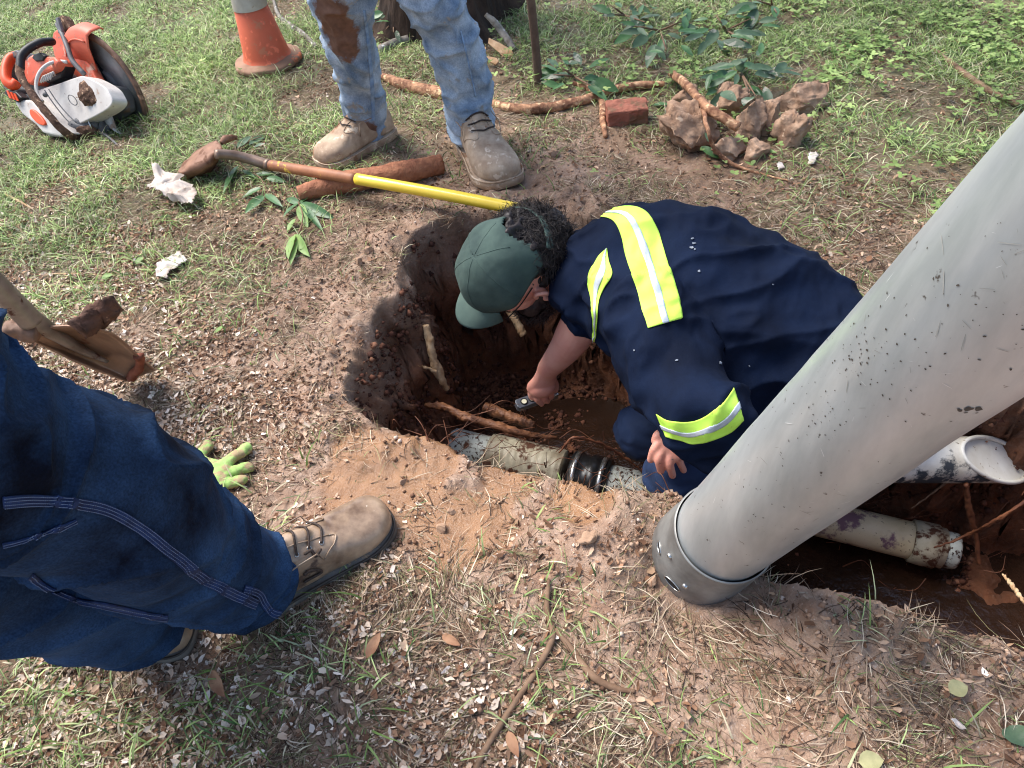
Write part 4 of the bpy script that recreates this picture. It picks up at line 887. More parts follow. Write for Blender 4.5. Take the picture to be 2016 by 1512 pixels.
# fallen single leaves
m_dead = mat('dead_leaf', S(190,146,112), S(150,104,76), sc=20, rough=.75, bump=.3, transl=.2)
m_ltan = mat('faded_leaf', S(186,180,134), S(150,148,104), sc=20, rough=.7, bump=.3, transl=.2)
FL = [(722,1296,748,1244,.010,m_dead,'folded tan dead leaf below the near boot'),(415,1320,440,1372,.012,m_dead,'curled pink brown leaf under the blue jeans'),(1868,1362,1905,1350,.014,m_ltan,'yellow green fallen leaf at lower right'),(1285,208,1318,204,.014,m_leaf,'single green leaf right of the brick'),(1398,262,1400,245,.012,m_leaf,'small green leaf stuck between clods'),(1690,1500,1740,1496,.014,m_ltan,'pale oval leaf at the bottom edge'),(1985,1430,2020,1470,.02,m_leafd,'grey green leaf in the lower right corner'),(425,655,440,640,.008,m_leafl,'small green leaf left of the pit on litter'),(268,520,282,505,.012,m_leafl,'round green leaf beside the white paper scrap'),(200,548,222,540,.012,m_leafl,'round leaf touching the thin white twig'),(1495,292,1530,300,.008,m_leafl,'narrow bright leaf below the middle clod'),(870,1250,905,1270,.008,m_dead,'small tan leaf on the litter left of the long twig'),(1000,1440,1020,1490,.009,m_dead,'brown dead leaf beside the foot of the long twig')]
for a, b, a2, b2, w, m_, lab in FL:
    p, q = Gp(a, b, .008), Gp(a2, b2, .012); V, F = leafmesh(p, q-p, unit([random.uniform(-.2, .2), random.uniform(-.4, .1), 1]), np.linalg.norm(q-p), w, .05, .35); tag(obj('fallen_leaf', V, F, m_), lab, 'leaf')
# ================================================================ PEOPLE
def W(x, y, z): return x*cR+y*cU-z*cF
m_skin = mat('skin', S(232,170,148), S(218,146,126), sc=14, rough=.5, bump=.25, bsc=160, bdist=.001, sub=.12, spots=S(150,96,76), spotsc=40, spotamt=.75)
m_navy = mat('navy_cloth', S(17,29,52), S(9,17,34), sc=6, rough=.85, bump=.4, bsc=30, bdist=.004, weave=900, spots=S(110,112,120), spotsc=110, spotamt=.9, grain=.15, spec=.12)
m_hiv = mat('lime_reflective_tape', S(206,250,96), S(192,240,84), sc=12, rough=.6, bump=.15, bsc=200, spots=S(150,170,80), spotsc=60, spotamt=.6)
m_silver = mat('silver_tape', S(214,220,226), S(186,194,202), sc=30, rough=.35, bump=.2, bsc=120, metal=.25, spec=.6)
m_cap = mat('green_cap_cloth', S(70,88,80), S(50,66,62), sc=14, rough=.9, bump=.3, bsc=60, weave=700, spots=S(30,40,38), spotsc=34, spotamt=.75, mud=S(128,138,120), mudamt=-.25, mudsc=10)
m_brim = mat('green_brim_cloth', S(92,110,100), S(74,92,84), sc=9, rough=.9, bump=.3, bsc=60, weave=700)
m_hair = mat('dark_hair', S(44,36,34), S(30,24,24), sc=60, rough=.5, bump=.4, bsc=120, spec=.4)
m_djean = mat('dark_denim', S(48,74,108), S(8,15,29), sc=5, rough=.9, bump=.7, bsc=22, bdist=.008, weave=600, grain=.30, gsc=380, spec=.1)
m_wjean = mat('worn_navy_denim', S(30,50,84), S(22,38,66), sc=8, rough=.85, bump=.3, bsc=60, weave=800, spots=S(150,150,150), spotsc=90, spotamt=.85)
m_fjean = mat('faded_denim', S(172,186,200), S(104,124,146), sc=14, grain=.2, gsc=300, rough=.9, bump=.35, bsc=60, weave=700, spots=S(110,104,102), spotsc=110, spotamt=.6, mud=S(150,148,144), mudamt=.05, mudsc=20, spec=.15)
m_thread = mat('stitch_thread', S(120,134,160), S(92,106,134), sc=80, rough=.8, bump=0)
# ---------------------------------------------------------------- kneeling worker
wk = thing('person', D(1560, 860, 1.72), 'bearded worker in navy high visibility shirt and green cap bending into the hole', 'person')
Hc = D(1006, 524, 1.60); U = unit(W(-.60, .03, .795)); Fh = W(-.601, -.665, -.428); Fh = unit(Fh-U*(Fh@U)); Lh = np.cross(U, Fh); HX = [Fh, Lh, U]
def hp_(f, l, u): return Hc+Fh*f+Lh*l+U*u
ms = [ellip(hp_(0, 0, 0), HX, (.096, .080, .108), 40, 26), ellip(hp_(.045, 0, -.055), HX, (.056, .066, .06), 30, 20), ellip(hp_(.06, 0, -.095), HX, (.035, .035, .03), 20, 14),
      ellip(hp_(.101, 0, -.02), HX, (.02, .014, .028), 16, 12), ellip(hp_(.108, 0, -.036), HX, (.014, .018, .011), 16, 12), ellip(hp_(.085, .0, .012), HX, (.014, .05, .012), 16, 12),
      ellip(hp_(.068, .038, -.03), HX, (.024, .024, .022), 16, 12), ellip(hp_(.068, -.038, -.03), HX, (.024, .024, .022), 16, 12), ellip(hp_(.096, 0, -.058), HX, (.012, .026, .009), 16, 12)]
for s in (1, -1):
    ec = hp_(-.006, s*.084, -.034); ax_ = [unit(Fh*.9+U*.25), unit(Lh*s*1+Fh*-.35), U]
    V, F = tube(np.array([ec+Fh*.018*math.cos(a)*(.8)+U*.030*math.sin(a)+Lh*s*(.006+.008*(1-math.cos(a))) for a in np.linspace(.3, 5.6, 22)]), .0052, 8, round_caps=True); ms.append((V, F))
    ms.append(ellip(ec, HX, (.013, .006, .024), 16, 12)); ms.append(ellip(ec-U*.026+Fh*.004, HX, (.007, .006, .010), 12, 10))
nb_ = D(1165, 545, 1.56); shR, shL = D(1225, 500, 1.60), D(1262, 610, 1.43); pel = D(1660, 745, 1.53)
ms += [tube(np.array([hp_(-.03, 0, -.03), hp_(-.03, 0, -.09), nb_]), [.062, .062, .055], 28, sm=12, round_caps=True)]
ms += [tube(resample([nb_, D(1300, 575, 1.52), D(1480, 650, 1.51), pel], 20), np.stack([np.interp(np.linspace(0, 1, 20), [0, .3, .6, 1], [.05, .10, .12, .11]), np.full(20, .06)], 1), 30, ref=W(.37, .93, 0), round_caps=True)]
elR, wrR = D(1148, 628, 1.62), D(1078, 728, 1.80); elL, wrL = D(1378, 818, 1.31), D(1330, 848, 1.415)
ms += [tube(np.array([shR, elR]), [.045, .046], 20, sm=8, round_caps=True), tube(resample([elR, elR*.55+wrR*.45+W(.004, -.004, 0), wrR], 10), np.interp(np.linspace(0, 1, 10), [0, .3, 1], [.046, .046, .0275]), 24, round_caps=True),
       tube(np.array([shL, elL]), [.045, .040], 20, sm=8, round_caps=True), tube(np.array([elL, wrL]), [.038, .026], 20, sm=8, round_caps=True), tube(np.array([shR, D(1260, 560, 1.55), shL]), .045, 20, sm=8, round_caps=True)]
# right hand closing on the level
def fing(pts, r0, r1): return tube(resample([D(*p) for p in pts], 9), np.linspace(r0, r1, 9), 12, round_caps=True)
ms += [tube(resample([wrR, D(1072, 748, 1.825), D(1062, 764, 1.845)], 8), np.stack([np.linspace(.026, .036, 8), np.linspace(.021, .021, 8)], 1), 18, round_caps=True, ref=W(1, .2, 0)),
       ellip(D(1068, 764, 1.838), [unit(W(.9, .3, 0)), unit(W(-.3, .9, 0)), unit(W(0, 0, 1))], (.036, .026, .022), 20, 14)]
ms += [fing([(1048,758,1.845),(1045,776,1.850),(1052,790,1.862)], .0095, .0078), fing([(1059,766,1.838),(1058,785,1.845),(1066,795,1.862)], .0098, .0080), fing([(1072,766,1.838),(1073,784,1.848),(1078,790,1.868)], .0095, .0078),
       fing([(1083,762,1.842),(1086,776,1.855),(1086,782,1.870)], .0088, .0070), fing([(1086,742,1.84),(1094,760,1.865),(1090,776,1.885)], .0105, .0085)]
# left hand on the knee
ms += [tube(resample([wrL, D(1326, 862, 1.395), D(1318, 880, 1.405)], 8), np.stack([np.linspace(.026, .038, 8), np.linspace(.020, .017, 8)], 1), 18, round_caps=True, ref=W(.8, .5, 0)),
       ellip(D(1320, 874, 1.400), [unit(W(.85, -.4, 0)), unit(W(.4, .85, 0)), unit(W(0, 0, 1))], (.034, .030, .018), 20, 14)]
ms += [fing([(1302,868,1.395),(1288,884,1.395),(1281,905,1.415)], .0098, .0078), fing([(1307,880,1.395),(1297,902,1.395),(1301,927,1.418)], .0100, .0080), fing([(1320,888,1.395),(1318,912,1.395),(1324,936,1.420)], .0098, .0078),
       fing([(1334,888,1.395),(1338,908,1.402),(1346,926,1.425)], .0088, .0070), fing([(1312,852,1.42),(1296,856,1.395),(1290,868,1.405)], .0110, .0088)]
robj('body', ms, .0026, m_skin, wk, smooth=5, fac=.45)
# nails / ring
for a, b, d_ in ((1281, 904, 1.433), (1301, 925, 1.437), (1324, 934, 1.438)):
    pass
V, F = tube(np.array([D(1319, 905, 1.396)+W(math.cos(a)*.0098, .002*math.sin(a), math.sin(a)*.0098) for a in np.linspace(0, 6.283, 24)]), .0016, 6, cap=False); obj('ring', V, F, m_dsteel, wk)
# level held by the right hand (its own thing)
e1 = unit(D(1094, 772, 1.885)-D(1016, 800, 1.85)); e3 = unit(-cF*-1*0+W(0.05, .55, .83)); e3 = unit(e3-e1*(e3@e1)); e2 = np.cross(e3, e1); c = (D(1094, 772, 1.885)+D(1016, 800, 1.85))/2
t = thing('spirit_level', c-[0, 0, .02], 'small grey torpedo level with round vials held in the worker\'s right hand', 'level')
m_lev = mat('level_grey', S(96,100,108), S(70,74,82), sc=20, rough=.4, bump=.1, metal=.3, mud=S(96,66,52), mudamt=.0, mudsc=30)
L2 = np.linalg.norm(D(1094, 772, 1.885)-D(1016, 800, 1.85))/2
pl = [c+e1*x*L2+e2*y*.0145 for x, y in ((-.92, -1), (-1, -.5), (-1, .5), (-.92, 1), (1, 1), (1, -1))]
bevel(obj('frame', *prism(pl, e3, .019), m_lev, t, smooth=False), .002)
pl = [c+e1*x*L2+e2*y*.0148+e3*.0002 for x, y in ((.45, -1), (.45, 1), (1.01, 1), (1.01, -1))]; bevel(obj('end_plate', *prism(pl, e3, .0198), m_bright, t, smooth=False), .001)
for x in (-.62, -.22):
    k = 28; ring = lambda r, z: [c+e1*(x*L2+math.cos(a)*r)+e2*math.sin(a)*r+e3*(.0095+z) for a in np.linspace(0, 2*math.pi, k, endpoint=False)]
    V = np.array(ring(.0098, .0)+ring(.0098, .0022)+ring(.0070, .0022)); F = [[i, (i+1) % k, (i+1) % k+k, i+k] for i in range(k)]+[[i+k, (i+1) % k+k, (i+1) % k+2*k, i+2*k] for i in range(k)]; b_ = obj('bezel', V, F, m_dark, t)
    V = np.array(ring(.0069, .0018)); obj('vial', V, [list(range(k))], mat('vial_glass', S(226,222,196), S(206,206,170), rough=.1, bump=0, spec=.8) if x < -.5 else bpy.data.materials['vial_glass'], b_)
# cap
V = []; F = []; nu, nv = 72, 26; skip = set()
for i in range(nv+1):
    th0 = (i/nv)
    for j in range(nu):
        p = 2*math.pi*j/nu; th = th0*R(91-11*abs(math.sin(p))**2); f, l, u = math.sin(th)*math.cos(p), math.sin(th)*math.sin(p), math.cos(th)
        sag = .004*math.sin(p*6)*math.sin(th)
        q = hp_(0, 0, .016)+Fh*f*(.114+sag+.012*max(f, 0)*u)+Lh*l*(.098+sag)+U*u*.112
        V.append(q)
for i in range(nv):
    for j in range(nu):
        p = 2*math.pi*(j+.5)/nu; dp = abs(((p-math.pi)+math.pi) % (2*math.pi)-math.pi); th = (i+.5)/nv*90
        if 44 < th < 80 and dp < R(34)*math.sqrt(max(0, 1-((80-th)/38)**2)): continue
        F.append([i*nu+j, (i+1)*nu+j, (i+1)*nu+(j+1) % nu, i*nu+(j+1) % nu])
V = np.array(V); V = V+.0035*fbm(V, 22, 3, 3)[:, None]*U+.003*fbm(V, 14, 5, 2)[:, None]*Lh
cap = obj('cap', V, F, m_cap, wk); s = cap.modifiers.new('th', 'SOLIDIFY'); s.thickness = .003; s.offset = 1
obj('button', *ellip(hp_(0, 0, .126), HX, (.008, .008, .004), 14, 8), m_cap, cap)
for k in range(6):
    p = k*math.pi/3+.5; P = []
    for th in np.linspace(.06, R(88), 24):
        if k in (2, 3) and th > R(46): break
        i_ = th/R(90)*nv; j_ = (p/(2*math.pi)*nu) % nu; q = V[min(int(i_), nv)*nu+int(j_) % nu]; q2 = V[min(int(i_)+1, nv)*nu+int(j_) % nu]; q = q+(q2-q)*(i_-int(i_)); P.append(q+unit(q-Hc)*.0028)
    if len(P) > 3: obj('seam', *tube(np.array(P), .0012, 6), m_cap, cap)
V2_ = []
for i in range(7):
    for j in range(19):
        p = math.pi+R(-38+76*j/18); th = R(79+12*i/6); f, l, u = math.sin(th)*math.cos(p), math.sin(th)*math.sin(p), math.cos(th); V2_.append(hp_(0, 0, .016)+Fh*f*.136+Lh*l*(.112)+U*u*.118)
st0 = obj('strap', np.array(V2_), [[i*19+j, (i+1)*19+j, (i+1)*19+j+1, i*19+j+1] for i in range(6) for j in range(18)], m_brim, cap); s = st0.modifiers.new('th', 'SOLIDIFY'); s.thickness = .003
# brim
V = []; F = []; na, nr = 30, 12
for i in range(na+1):
    a = -R(58)+R(100)*i/na; ac = a+R(8); ba = hp_(0, 0, .012)+Fh*math.cos(a)*.113+Lh*math.sin(a)*.097+U*(.002)
    ext = .080*max(0, math.cos(ac*1.72))**.5
    for j in range(nr+1):
        s = j/nr; q = ba+unit(Fh-Lh*.12)*ext*s*1.0-U*(.018*s+.030*abs(math.sin(ac))**2*s)
        V.append(q)
for i in range(na):
    for j in range(nr): F.append([i*(nr+1)+j, (i+1)*(nr+1)+j, (i+1)*(nr+1)+j+1, i*(nr+1)+j+1])
b_ = obj('brim', np.array(V), F, m_brim, cap); s = b_.modifiers.new('th', 'SOLIDIFY'); s.thickness = .004
# hair and beard
def strands(name, n, src, m, parent, L0=.03, r=.0011, curl=.012, seg_=7):
    V = []; F = []; nb = 0
    for k in range(n):
        p, d = src(k); l = L0*random.uniform(.5, 1.3); ph = random.uniform(0, 6.28); a_ = unit(np.cross(d, [random.gauss(0, 1) for _ in range(3)])); b2 = np.cross(d, a_); w = random.uniform(.4, 1.1)
        P = np.array([p+d*l*s*.75+a_*curl*s*math.sin(ph+s*4*w)+b2*curl*s*math.cos(ph+s*4*w) for s in np.linspace(0, 1, seg_)])
        v, f = tube(P, np.linspace(r, r*.35, seg_), 4, cap=False); V.append(v); F += [[i+nb for i in g] for g in f]; nb += len(v)
    return V, F
def sph(c, rf, rl, ru, fmin=-1, fmax=1, umin=-1, umax=1):
    def g(k):
        while True:
            v = unit([random.gauss(0, 1) for _ in range(3)])
            if not(v[1] > .2 and (v[0] > -.25 or v[2] < -.45) and fmax > 0 and fmax < 1) and fmin <= v[0] <= fmax and umin <= v[2] <= umax: break
        q = c+Fh*v[0]*rf+Lh*v[1]*rl+U*v[2]*ru; tn = unit(np.cross(Fh*v[0]+Lh*v[1]+U*v[2], [random.gauss(0, 1) for _ in range(3)])); return q, unit((Fh*v[0]+Lh*v[1]+U*v[2])*.25-U*.35+tn*.9)
    return g
ms = [ellip(hp_(-.052, 0, .0), HX, (.074, .084, .094), 40, 26), ellip(hp_(-.086, -.005, -.045), HX, (.058, .078, .052), 30, 20), ellip(hp_(.03, -.072, .0), HX, (.022, .010, .03), 14, 10)]
Vr, Nr, qr, tr = remesh(ms, .004, 3); Vr = Vr+Nr*(.008*fbm(Vr, 40, 3, 4)+.006*np.sin(fbm(Vr, 18, 9, 3)*9))[:, None]
ear = hp_(-.012, .078, -.02)
hr = obj('hair', Vr, None, m_hair, wk, quads=qr, tris=tr)
V, F = strands('hair', 3200, sph(hp_(-.050, 0, -.015), .088, .094, .098, -1, .25, -1, .85), m_hair, wk, .055, .0010, .006)
obj('curls', np.vstack(V), F, m_hair, hr)
m_beard = mat('dark_beard', S(74,56,50), S(44,34,32), sc=60, rough=.6, bump=.4, bsc=120)
ms = [ellip(hp_(.052, .012, -.112), HX, (.046, .062, .046), 30, 20), ellip(hp_(.040, .045, -.100), HX, (.030, .020, .026), 20, 14), ellip(hp_(.035, -.05, -.075), HX, (.036, .022, .036), 20, 14), ellip(hp_(.092, 0, -.072), HX, (.018, .036, .026), 20, 14)]
Vr, Nr, qr, tr = remesh(ms, .004, 3); Vr = Vr+Nr*(.006*fbm(Vr, 50, 3, 4))[:, None]
bd = obj('beard', Vr, None, m_beard, wk, quads=qr, tris=tr)
V, F = strands('b', 1300, sph(hp_(.052, .010, -.112), .054, .070, .052, -.9, 1, -1, .15), m_hair, wk, .034, .0011, .009); V = list(V)
obj('beard_hair', np.vstack(V), F, m_beard, bd)
V, F = tube(np.array([hp_(-.01, .083, .004), hp_(.04, .083, -.004), hp_(.088, .075, -.012)]), .0016, 6, sm=10); obj('glasses', V, F, m_dark, wk)
# shirt
sp = [D(1180, 532, 1.56), D(1235, 548, 1.54), D(1330, 580, 1.52), D(1440, 630, 1.51), D(1550, 690, 1.51), D(1660, 745, 1.53)]
ra = [.120, .163, .198, .205, .195, .165]; rb = [.10, .13, .15, .16, .155, .14]
SP = resample(sp, 26); tt = np.linspace(0, 5, 26); rr = np.stack([np.interp(tt, range(6), ra), np.interp(tt, range(6), rb)], 1)
ms = [tube(SP, rr, 48, ref=W(.37, .93, 0), round_caps=True),
      tube(resample([D(1258, 590, 1.45), D(1330, 735, 1.365), D(1384, 838, 1.28), D(1396, 866, 1.25)], 18), np.interp(np.linspace(0, 1, 18), [0, .4, .9, 1], [.098, .090, .082, .072]), 36, round_caps=False),
      ellip(D(1250, 590, 1.46), np.eye(3), (.095, .095, .09), 30, 20),
      tube(resample([D(1215, 510, 1.60), D(1180, 580, 1.62), D(1142, 640, 1.645)], 12), [.085]*6+[.075]*3+[.066]*3, 30),
      ellip(D(1172, 545, 1.555), [unit(nb_-Hc), unit(np.cross(nb_-Hc, -cF)), unit(np.cross(nb_-Hc, np.cross(nb_-Hc, -cF)))], (.040, .090, .084), 30, 20),
      ellip(D(1172, 520, 1.545), [W(.93, -.37, 0), W(.37, .93, 0), W(0, 0, 1)], (.040, .112, .085), 30, 20), tube(resample([D(1150, 462, 1.57), D(1138, 540, 1.51), D(1140, 618, 1.53)], 12), .020, 14, round_caps=True)]
def wr(V, N_):
    a = V@W(.93, -.37, 0); b = V@W(.37, .93, 0); c = V@(-cF)
    Q = np.stack([a*2.2+b*1.2, b*4.5-a*2, c*3], 1); r1 = 1-np.abs(fbm(Q, 1.5, 7, 3)); Q2 = np.stack([a*7, b*3, c*5], 1)
    r3 = (1-np.abs(fbm(np.stack([a*5+c*3, b*8-a*5, c*6+b*2], 1), 1.3, 27, 2)))**4; return .020*(r1-.65)+.008*fbm(Q2, 2.5, 17, 3)+.013*(r3-.3)
sh, SV, SQ, ST = robj('shirt', ms, .0058, m_navy, wk, smooth=9, disp=wr)
sbv = bvh(SV, SQ, ST)
def lerp2(A, B, t, n=14):
    A = resample(np.array([[*a, 0] for a in A]), n)[:, :2]; B = resample(np.array([[*b, 0] for b in B]), n)[:, :2]
    return [tuple(x) for x in A*(1-t)+B*t]
def band(A, B, nm, nu, nv, s0=.40, s1=.60):
    o = strip(sbv, A, B, nu, nv, .0022, nm, m_hiv, sh); strip(sbv, lerp2(A, B, s0), lerp2(A, B, s1), nu, 6, .0042, 'silver_stripe', m_silver, o); return o
band([(1166,428),(1188,428),(1209,436),(1223,464),(1235,515),(1252,565),(1264,610),(1276,647)], [(1168,422),(1202,412),(1243,407),(1274,420),(1297,458),(1317,523),(1334,577),(1343,626)], 'back_band', 90, 26, .42, .60)
band([(1195,489),(1176,509),(1158,548),(1163,585),(1167,626),(1168,672)], [(1196,489),(1200,515),(1206,541),(1190,569),(1180,595),(1177,634),(1172,672)], 'chest_band', 60, 16, .4, .7)
strip(sbv, [(1172,690),(1176,718),(1188,740),(1196,752)], [(1177,690),(1185,718),(1197,742),(1200,752)], 20, 6, .003, 'silver_stripe', m_silver, sh)
band([(1294,815),(1320,828),(1370,827),(1415,800),(1443,764)], [(1312,860),(1340,866),(1365,873),(1400,866),(1438,850),(1463,826)], 'sleeve_band', 60, 20, .45, .64)
m_nseam = mat('navy_seam', S(10,17,32), S(8,13,26), sc=40, rough=.9, bump=.4)
m_fade = mat('worn_fade', S(146,150,156), S(100,108,124), sc=60, rough=.9, bump=.2)
# plaster marks on the back
for k, (a, b, w_, h_) in enumerate(((1363, 470, 3.5, 2.5), (1366, 480, 5, 2), (1362, 488, 5, 3), (1368, 492, 2, 2), (1376, 535, 3, 3), (1417, 715, 3, 4), (1333, 710, 4, 2), (1521, 560, 2, 2), (1475, 720, 2, 2), (1250, 690, 2, 2))):
    pts = [(a+math.cos(x)*w_*random.uniform(.5, 1.1), b+math.sin(x)*h_*random.uniform(.5, 1.1)) for x in np.linspace(0, 6.283, 9)[:-1]]
    strip(sbv, [pts[0], pts[1], pts[2], pts[3]], [pts[7], pts[6], pts[5], pts[4]], 8, 4, .002, 'stain', m_fade, sh, .0006)
# worker's jeans
kneeL = D(1336, 935, 1.50); ftL = kneeL+np.array([.10, .03, -.40]); kneeR = D(1268, 850, 1.74); ftR = kneeR+np.array([.28, .02, -.14])
hL, hR = D(1640, 800, 1.52), D(1600, 720, 1.62)
ms = [ellip(D(1680, 765, 1.54), [W(.93, -.37, 0), W(.37, .93, 0), W(0, 0, 1)], (.15, .17, .16), 36, 24), tube(resample([hL, D(1470, 875, 1.50), kneeL], 16), np.interp(np.linspace(0, 1, 16), [0, 1], [.115, .074]), 30, round_caps=True),
      tube(resample([kneeL, (kneeL+ftL)/2+[.0, .01, 0], ftL], 14), np.linspace(.075, .065, 14), 30, round_caps=True), tube(resample([hR, D(1420, 800, 1.70), kneeR], 16), np.linspace(.11, .075, 16), 30, round_caps=True), tube(resample([kneeR, ftR], 10), np.linspace(.072, .06, 10), 30, round_caps=True)]
wj, JV, JQ, JT = robj('jeans', ms, .0062, m_wjean, wk, smooth=6, disp=lambda V, N_: .010*(1-np.abs(fbm(V*np.array([1, 1, 1.6]), 11, 5, 3)))-.006)
# worker's boots (in the trench)
m_bootm = mat('muddy_boot', S(196,172,146), S(152,126,102), sc=20, rough=.75, bump=.6, bsc=70, spots=S(212,192,168), spotsc=36, spotamt=.25, mud=S(146,110,82), mudamt=.15, mudsc=18)
m_boot = mat('brown_leather', S(176,150,124), S(104,82,66), sc=16, rough=.32, bump=.2, bsc=120, spec=.55, spots=S(222,208,190), spotsc=80, spotamt=.72, mud=S(84,66,56), mudamt=.12, mudsc=11, coat=.12)
m_sole = mat('grey_sole', S(120,114,106), S(86,80,74), sc=20, rough=.7, bump=.4, mud=S(160,134,108), mudamt=.15, mudsc=26)
m_solet = mat('dark_welt', S(48,42,38), S(70,62,54), sc=40, rough=.6, bump=.3)
st_ = 0
m_lace = mat('brown_lace', S(74,58,50), S(40,32,28), sc=260, rough=.7, bump=.5, bsc=300)
def boot(name, heel, toe, parent, side, mu, label=None, detail=True, pitch=0, vox=.0035, ws=1.0):
    heel = np.asarray(heel, float); toe = np.asarray(toe, float); L1 = np.linalg.norm(toe-heel); f = unit(toe-heel); u = np.array([0, 0, 1.]); l = unit(np.cross(u, f)); u = np.cross(f, l)
    k = L1/.32
    def T(x, y, z): return heel+f*x*k+l*y*k*ws+u*z*k*ws
    X = [0, .006, .02, .05, .10, .16, .20, .235, .265, .29, .308, .317, .32]
    HW = [.012, .024, .034, .040, .040, .042, .047, .0525, .053, .047, .036, .022, .006]
    ZT = [.055, .085, .10, .112, .118, .108, .094, .080, .071, .065, .056, .045, .032]
    YC = [side*v for v in (-.004, -.004, -.004, -.003, 0, .003, .003, .002, 0, -.003, -.006, -.008, -.009)]
    sec = []
    xs = np.linspace(0, 12, 60); 
    def ip(A, t): return float(resample(np.array([[v, 0, 0] for v in A]), 121)[min(120, int(round(t*10)))][0])
    RA = {nm: resample(np.array([[v, 0, 0] for v in A]), 61)[:, 0] for nm, A in (('x', X), ('w', HW), ('z', ZT), ('y', YC))}
    V = []; n = 40
    for i in range(61):
        for a in np.linspace(0, 2*math.pi, n, endpoint=False):
            ca, sa = math.cos(a), math.sin(a); yy = RA['w'][i]*math.copysign(abs(ca)**.75, ca); h0 = .018; hm = h0+(RA['z'][i]-h0)*.42
            zz = hm+(RA['z'][i]-hm)*abs(sa)**.85 if sa > 0 else hm-(hm-h0)*abs(sa)**.4
            V.append(T(RA['x'][i], yy+RA['y'][i], zz))
    F = [[i*n+j, i*n+(j+1) % n, (i+1)*n+(j+1) % n, (i+1)*n+j] for i in range(60) for j in range(n)]+[list(range(n))[::-1], [60*n+j for j in range(n)]]
    up = tube(np.array([T(.068, 0, .06), T(.066, 0, .11), T(.062, 0, .17)]), np.array([[.050*k, .040*k], [.050*k, .042*k], [.048*k, .044*k]]), 30, ref=f, sm=10)
    ton = ellip(T(.13, 0, .10), [f, l, u], (.05*k, .024*k, .028*k), 24, 16)
    cre = lambda V_, N_: .0012*fbm(V_, 26, 3, 3)-.0022*np.exp(-((((V_-T(.205, 0, 0))@f)+.02*vn(V_, 30, 4)*k)/(.006*k))**2)*np.clip(((V_-heel)@u-.05*k)*30, 0, 1)
    o, BV, BQ, BT = robj(name, [(np.array(V), F), up, ton], vox, mu, parent, smooth=4, disp=cre)
    bv_ = bvh(BV, BQ, BT)
    # sole
    out = []
    for i in range(61): out.append((RA['x'][i], RA['w'][i]*1.0+RA['y'][i]+.006))
    for i in range(60, -1, -1): out.append((RA['x'][i], -RA['w'][i]*1.0+RA['y'][i]-.006))
    out = [(x*1.018-.004, y) for x, y in out]; m = len(out); V = []
    for z, s in ((0, .96), (.003, 1), (.018, 1), (.022, .985)):
        for x, y in out: V.append(T(.16+(x-.16)*s, y*s, z-(.0) + (0.006 if False else 0)))
    F = [[i*m+j, i*m+(j+1) % m, (i+1)*m+(j+1) % m, (i+1)*m+j] for i in range(3) for j in range(m)]+[list(range(m)), [3*m+j for j in range(m)]]
    so_ = obj('sole', np.array(V), F, m_sole if detail else mu, o)
    P = np.array([T(.16+(x-.16)*.99, y*.99, .0225) for x, y in out]+[T(.16+(out[0][0]-.16)*.99, out[0][1]*.99, .0225)]); obj('welt', *tube(P, .0028*k, 6, cap=False), m_solet if detail else mu, so_)
    if detail or getattr(parent, 'name', '').endswith('person.001'):
        def onb(x, y):
            l_, n_, i_, d_ = bv_.ray_cast(Vector(T(x, y, .3)), Vector(-u)); 
            return (np.array(l_), np.array(n_)) if l_ is not None else (T(x, y, .1), u)
        for x in (.150, .172, .194):
            P = [onb(x+dx, y)[0]+onb(x+dx, y)[1]*.003 for dx, y in ((-.012, .026), (-.004, .012), (.0, 0), (-.004, -.012), (-.012, -.026))]
            obj('lace', *tube(resample(P, 20), .0022*k, 8, round_caps=True), m_lace, o)
            for y in (.027, -.027):
                c_, n_ = onb(x-.012, y); a_ = unit(np.cross(n_, f)); b2 = np.cross(n_, a_); P = np.array([c_+n_*.001+(a_*math.cos(t_)+b2*math.sin(t_))*.0034*k for t_ in np.linspace(0, 6.283, 14)]); obj('eyelet', *tube(P, .0009*k, 6, cap=False), m_bright, o)
        # quarters: raised overlapping leather flaps either side of the laces
        for s in (1, -1):
            gx_ = [(.085, .045), (.13, .0445), (.175, .044), (.206, .030), (.203, .019), (.16, .0165), (.10, .0165)]
            poly = smoothpoly(np.array([[a, s*b, 0] for a, b in gx_]), 40); P = [onb(a, b)[0]+onb(a, b)[1]*.0012 for a, b, _ in poly]; P.append(P[0]); obj('flap_edge', *tube(np.array(P), .0013*k, 6, cap=False), mu, o)
    return o, bv_, T
boot('boot', ftL+np.array([-.08, -.0, -.075]), ftL+np.array([-.08-.29, -.05, -.075]), wk, 1, m_bootm, detail=False)
